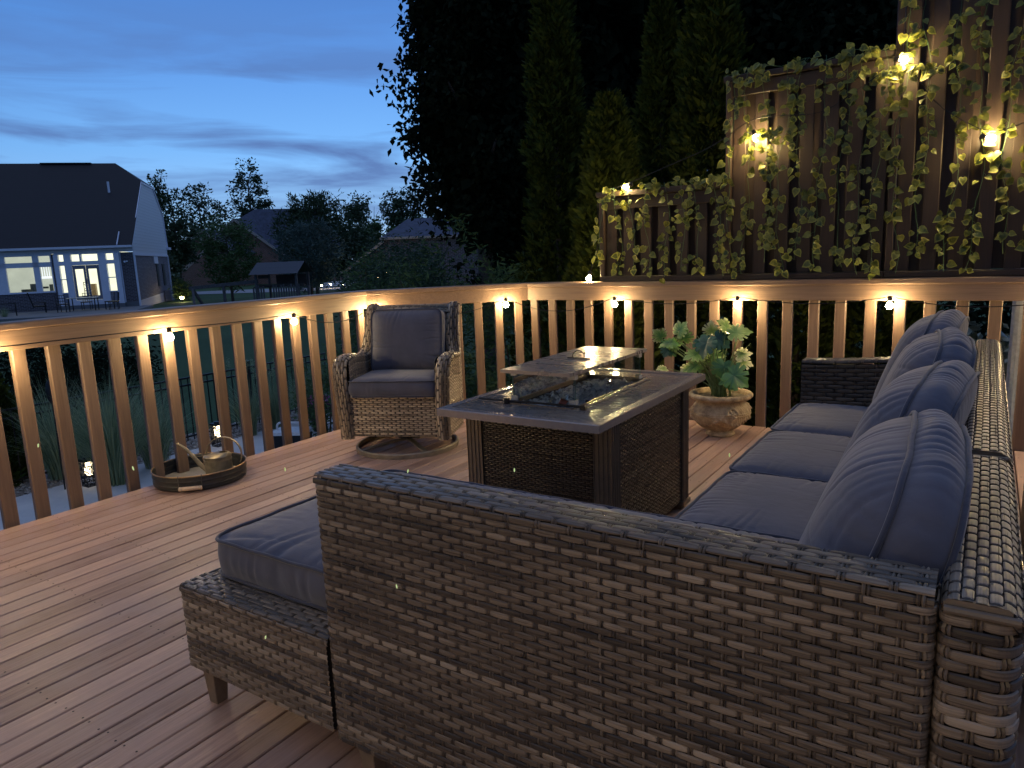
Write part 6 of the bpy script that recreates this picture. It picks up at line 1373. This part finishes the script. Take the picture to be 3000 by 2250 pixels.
# ================================================================ small garden lights far away
m, t, b = principled('path_light_glow', .5, base=(1, .8, .5)); b.inputs['Emission Color'].default_value = (1, .72, .34, 1); b.inputs['Emission Strength'].default_value = 55; MT['path_glow'] = m
def path_light(px_, py_, depth, label, r=.07, up=0.):
    c = at(px_, py_, depth); g_ = float(gz(c.x, c.y)); z = max(c.z, g_+.15); o = empty('garden_light', (c.x, c.y, g_), label=label, cat='garden light', group='glowing garden lights in the far gardens')
    k = MB(); tube(k, [(0, 0, z-g_-r*.7), (0, 0, z-g_+r*.7)], r, 10); k.build('lamp', ['path_glow'], o); k = MB(); tube(k, [(0, 0, 0), (0, 0, z-g_-r*.7)], .02, 6); lathe(k, [(.0, z-g_+r*.95), (r*1.3, z-g_+r*.75), (r*1.3, z-g_+r*.7)], n=10); k.build('post', ['black'], o)
path_light(533, 872, 50, 'glowing garden light at the foot of the tree beside the pale sided house', .11)
path_light(1136, 797, 40, 'brightest garden light, in the bushes below the blue roofed house', .13)
path_light(1105, 812, 40, 'lower garden light left of the brightest one below the blue roofed house', .09)
path_light(942, 836, 62, 'leftmost of the small lights right of the play house', .08); path_light(968, 833, 63, 'middle of the small lights right of the play house', .08); path_light(1005, 832, 64, 'rightmost of the small lights right of the play house', .08)
shrub(530, 818, 51, .85, 1700, .20, 'fol_green', 'small shrub lit warm from below beside the pale sided house', 'shrubs lit by garden lights', clumps=30)
shrub(1072, 805, 41, .5, 1200, .14, 'fol_green', 'round shrub lit from its right below the blue roofed house', 'shrubs lit by garden lights', clumps=30)
shrub(1150, 795, 41.5, .55, 1400, .14, 'fol_green', 'bushy shrub directly behind the brightest garden light', 'shrubs lit by garden lights', clumps=30)

# ================================================================ insects glowing in the air
m, t, b = principled('firefly_glow', .5, base=(.6, .7, .3)); b.inputs['Emission Color'].default_value = (.75, 1, .45, 1); b.inputs['Emission Strength'].default_value = .38; MT['firefly'] = m
for px_, py_, dp, tl, lab in ((1195, 1380, 2.2, .3, 'tiny glowing insect in the air over the deck behind the tall wicker arm'), (1507, 1377, 2.2, 0, 'tiny glowing insect in front of the dark wicker panel of the fire table'), (1162, 1718, 1.25, -.2, 'tiny glowing insect in front of the tall woven arm'),
        (778, 1867, 1.5, .4, 'tiny glowing insect in front of the low chaise end'), (835, 1375, 2.6, 0, 'tiny pale insect over the deck boards right of the tray'), (2137, 1333, 2.8, 0, 'tiny glowing insect over the deck between the fire table and the sofa'),
        (2504, 1282, 2.6, .2, 'tiny pale insect over the middle seat cushion'), (390, 1372, 3.0, -.5, 'tiny pale insect in front of a baluster left of the tray'), (112, 1305, 2.8, .4, 'tiny pale insect in front of a baluster near the left edge')):
    c = at(px_, py_, dp); sz = dp*.0030; k = MB(); tube(k, [(math.sin(tl)*sz*q, 0, sz*q) for q in (-1, -.6, 0, .6, 1)], [sz*.08, sz*.30, sz*.36, sz*.28, sz*.06], 8); r = k.build('firefly', ['firefly'], smooth=True); r.location = c; tag(r, lab, 'insect', 'glowing insects in the evening air')
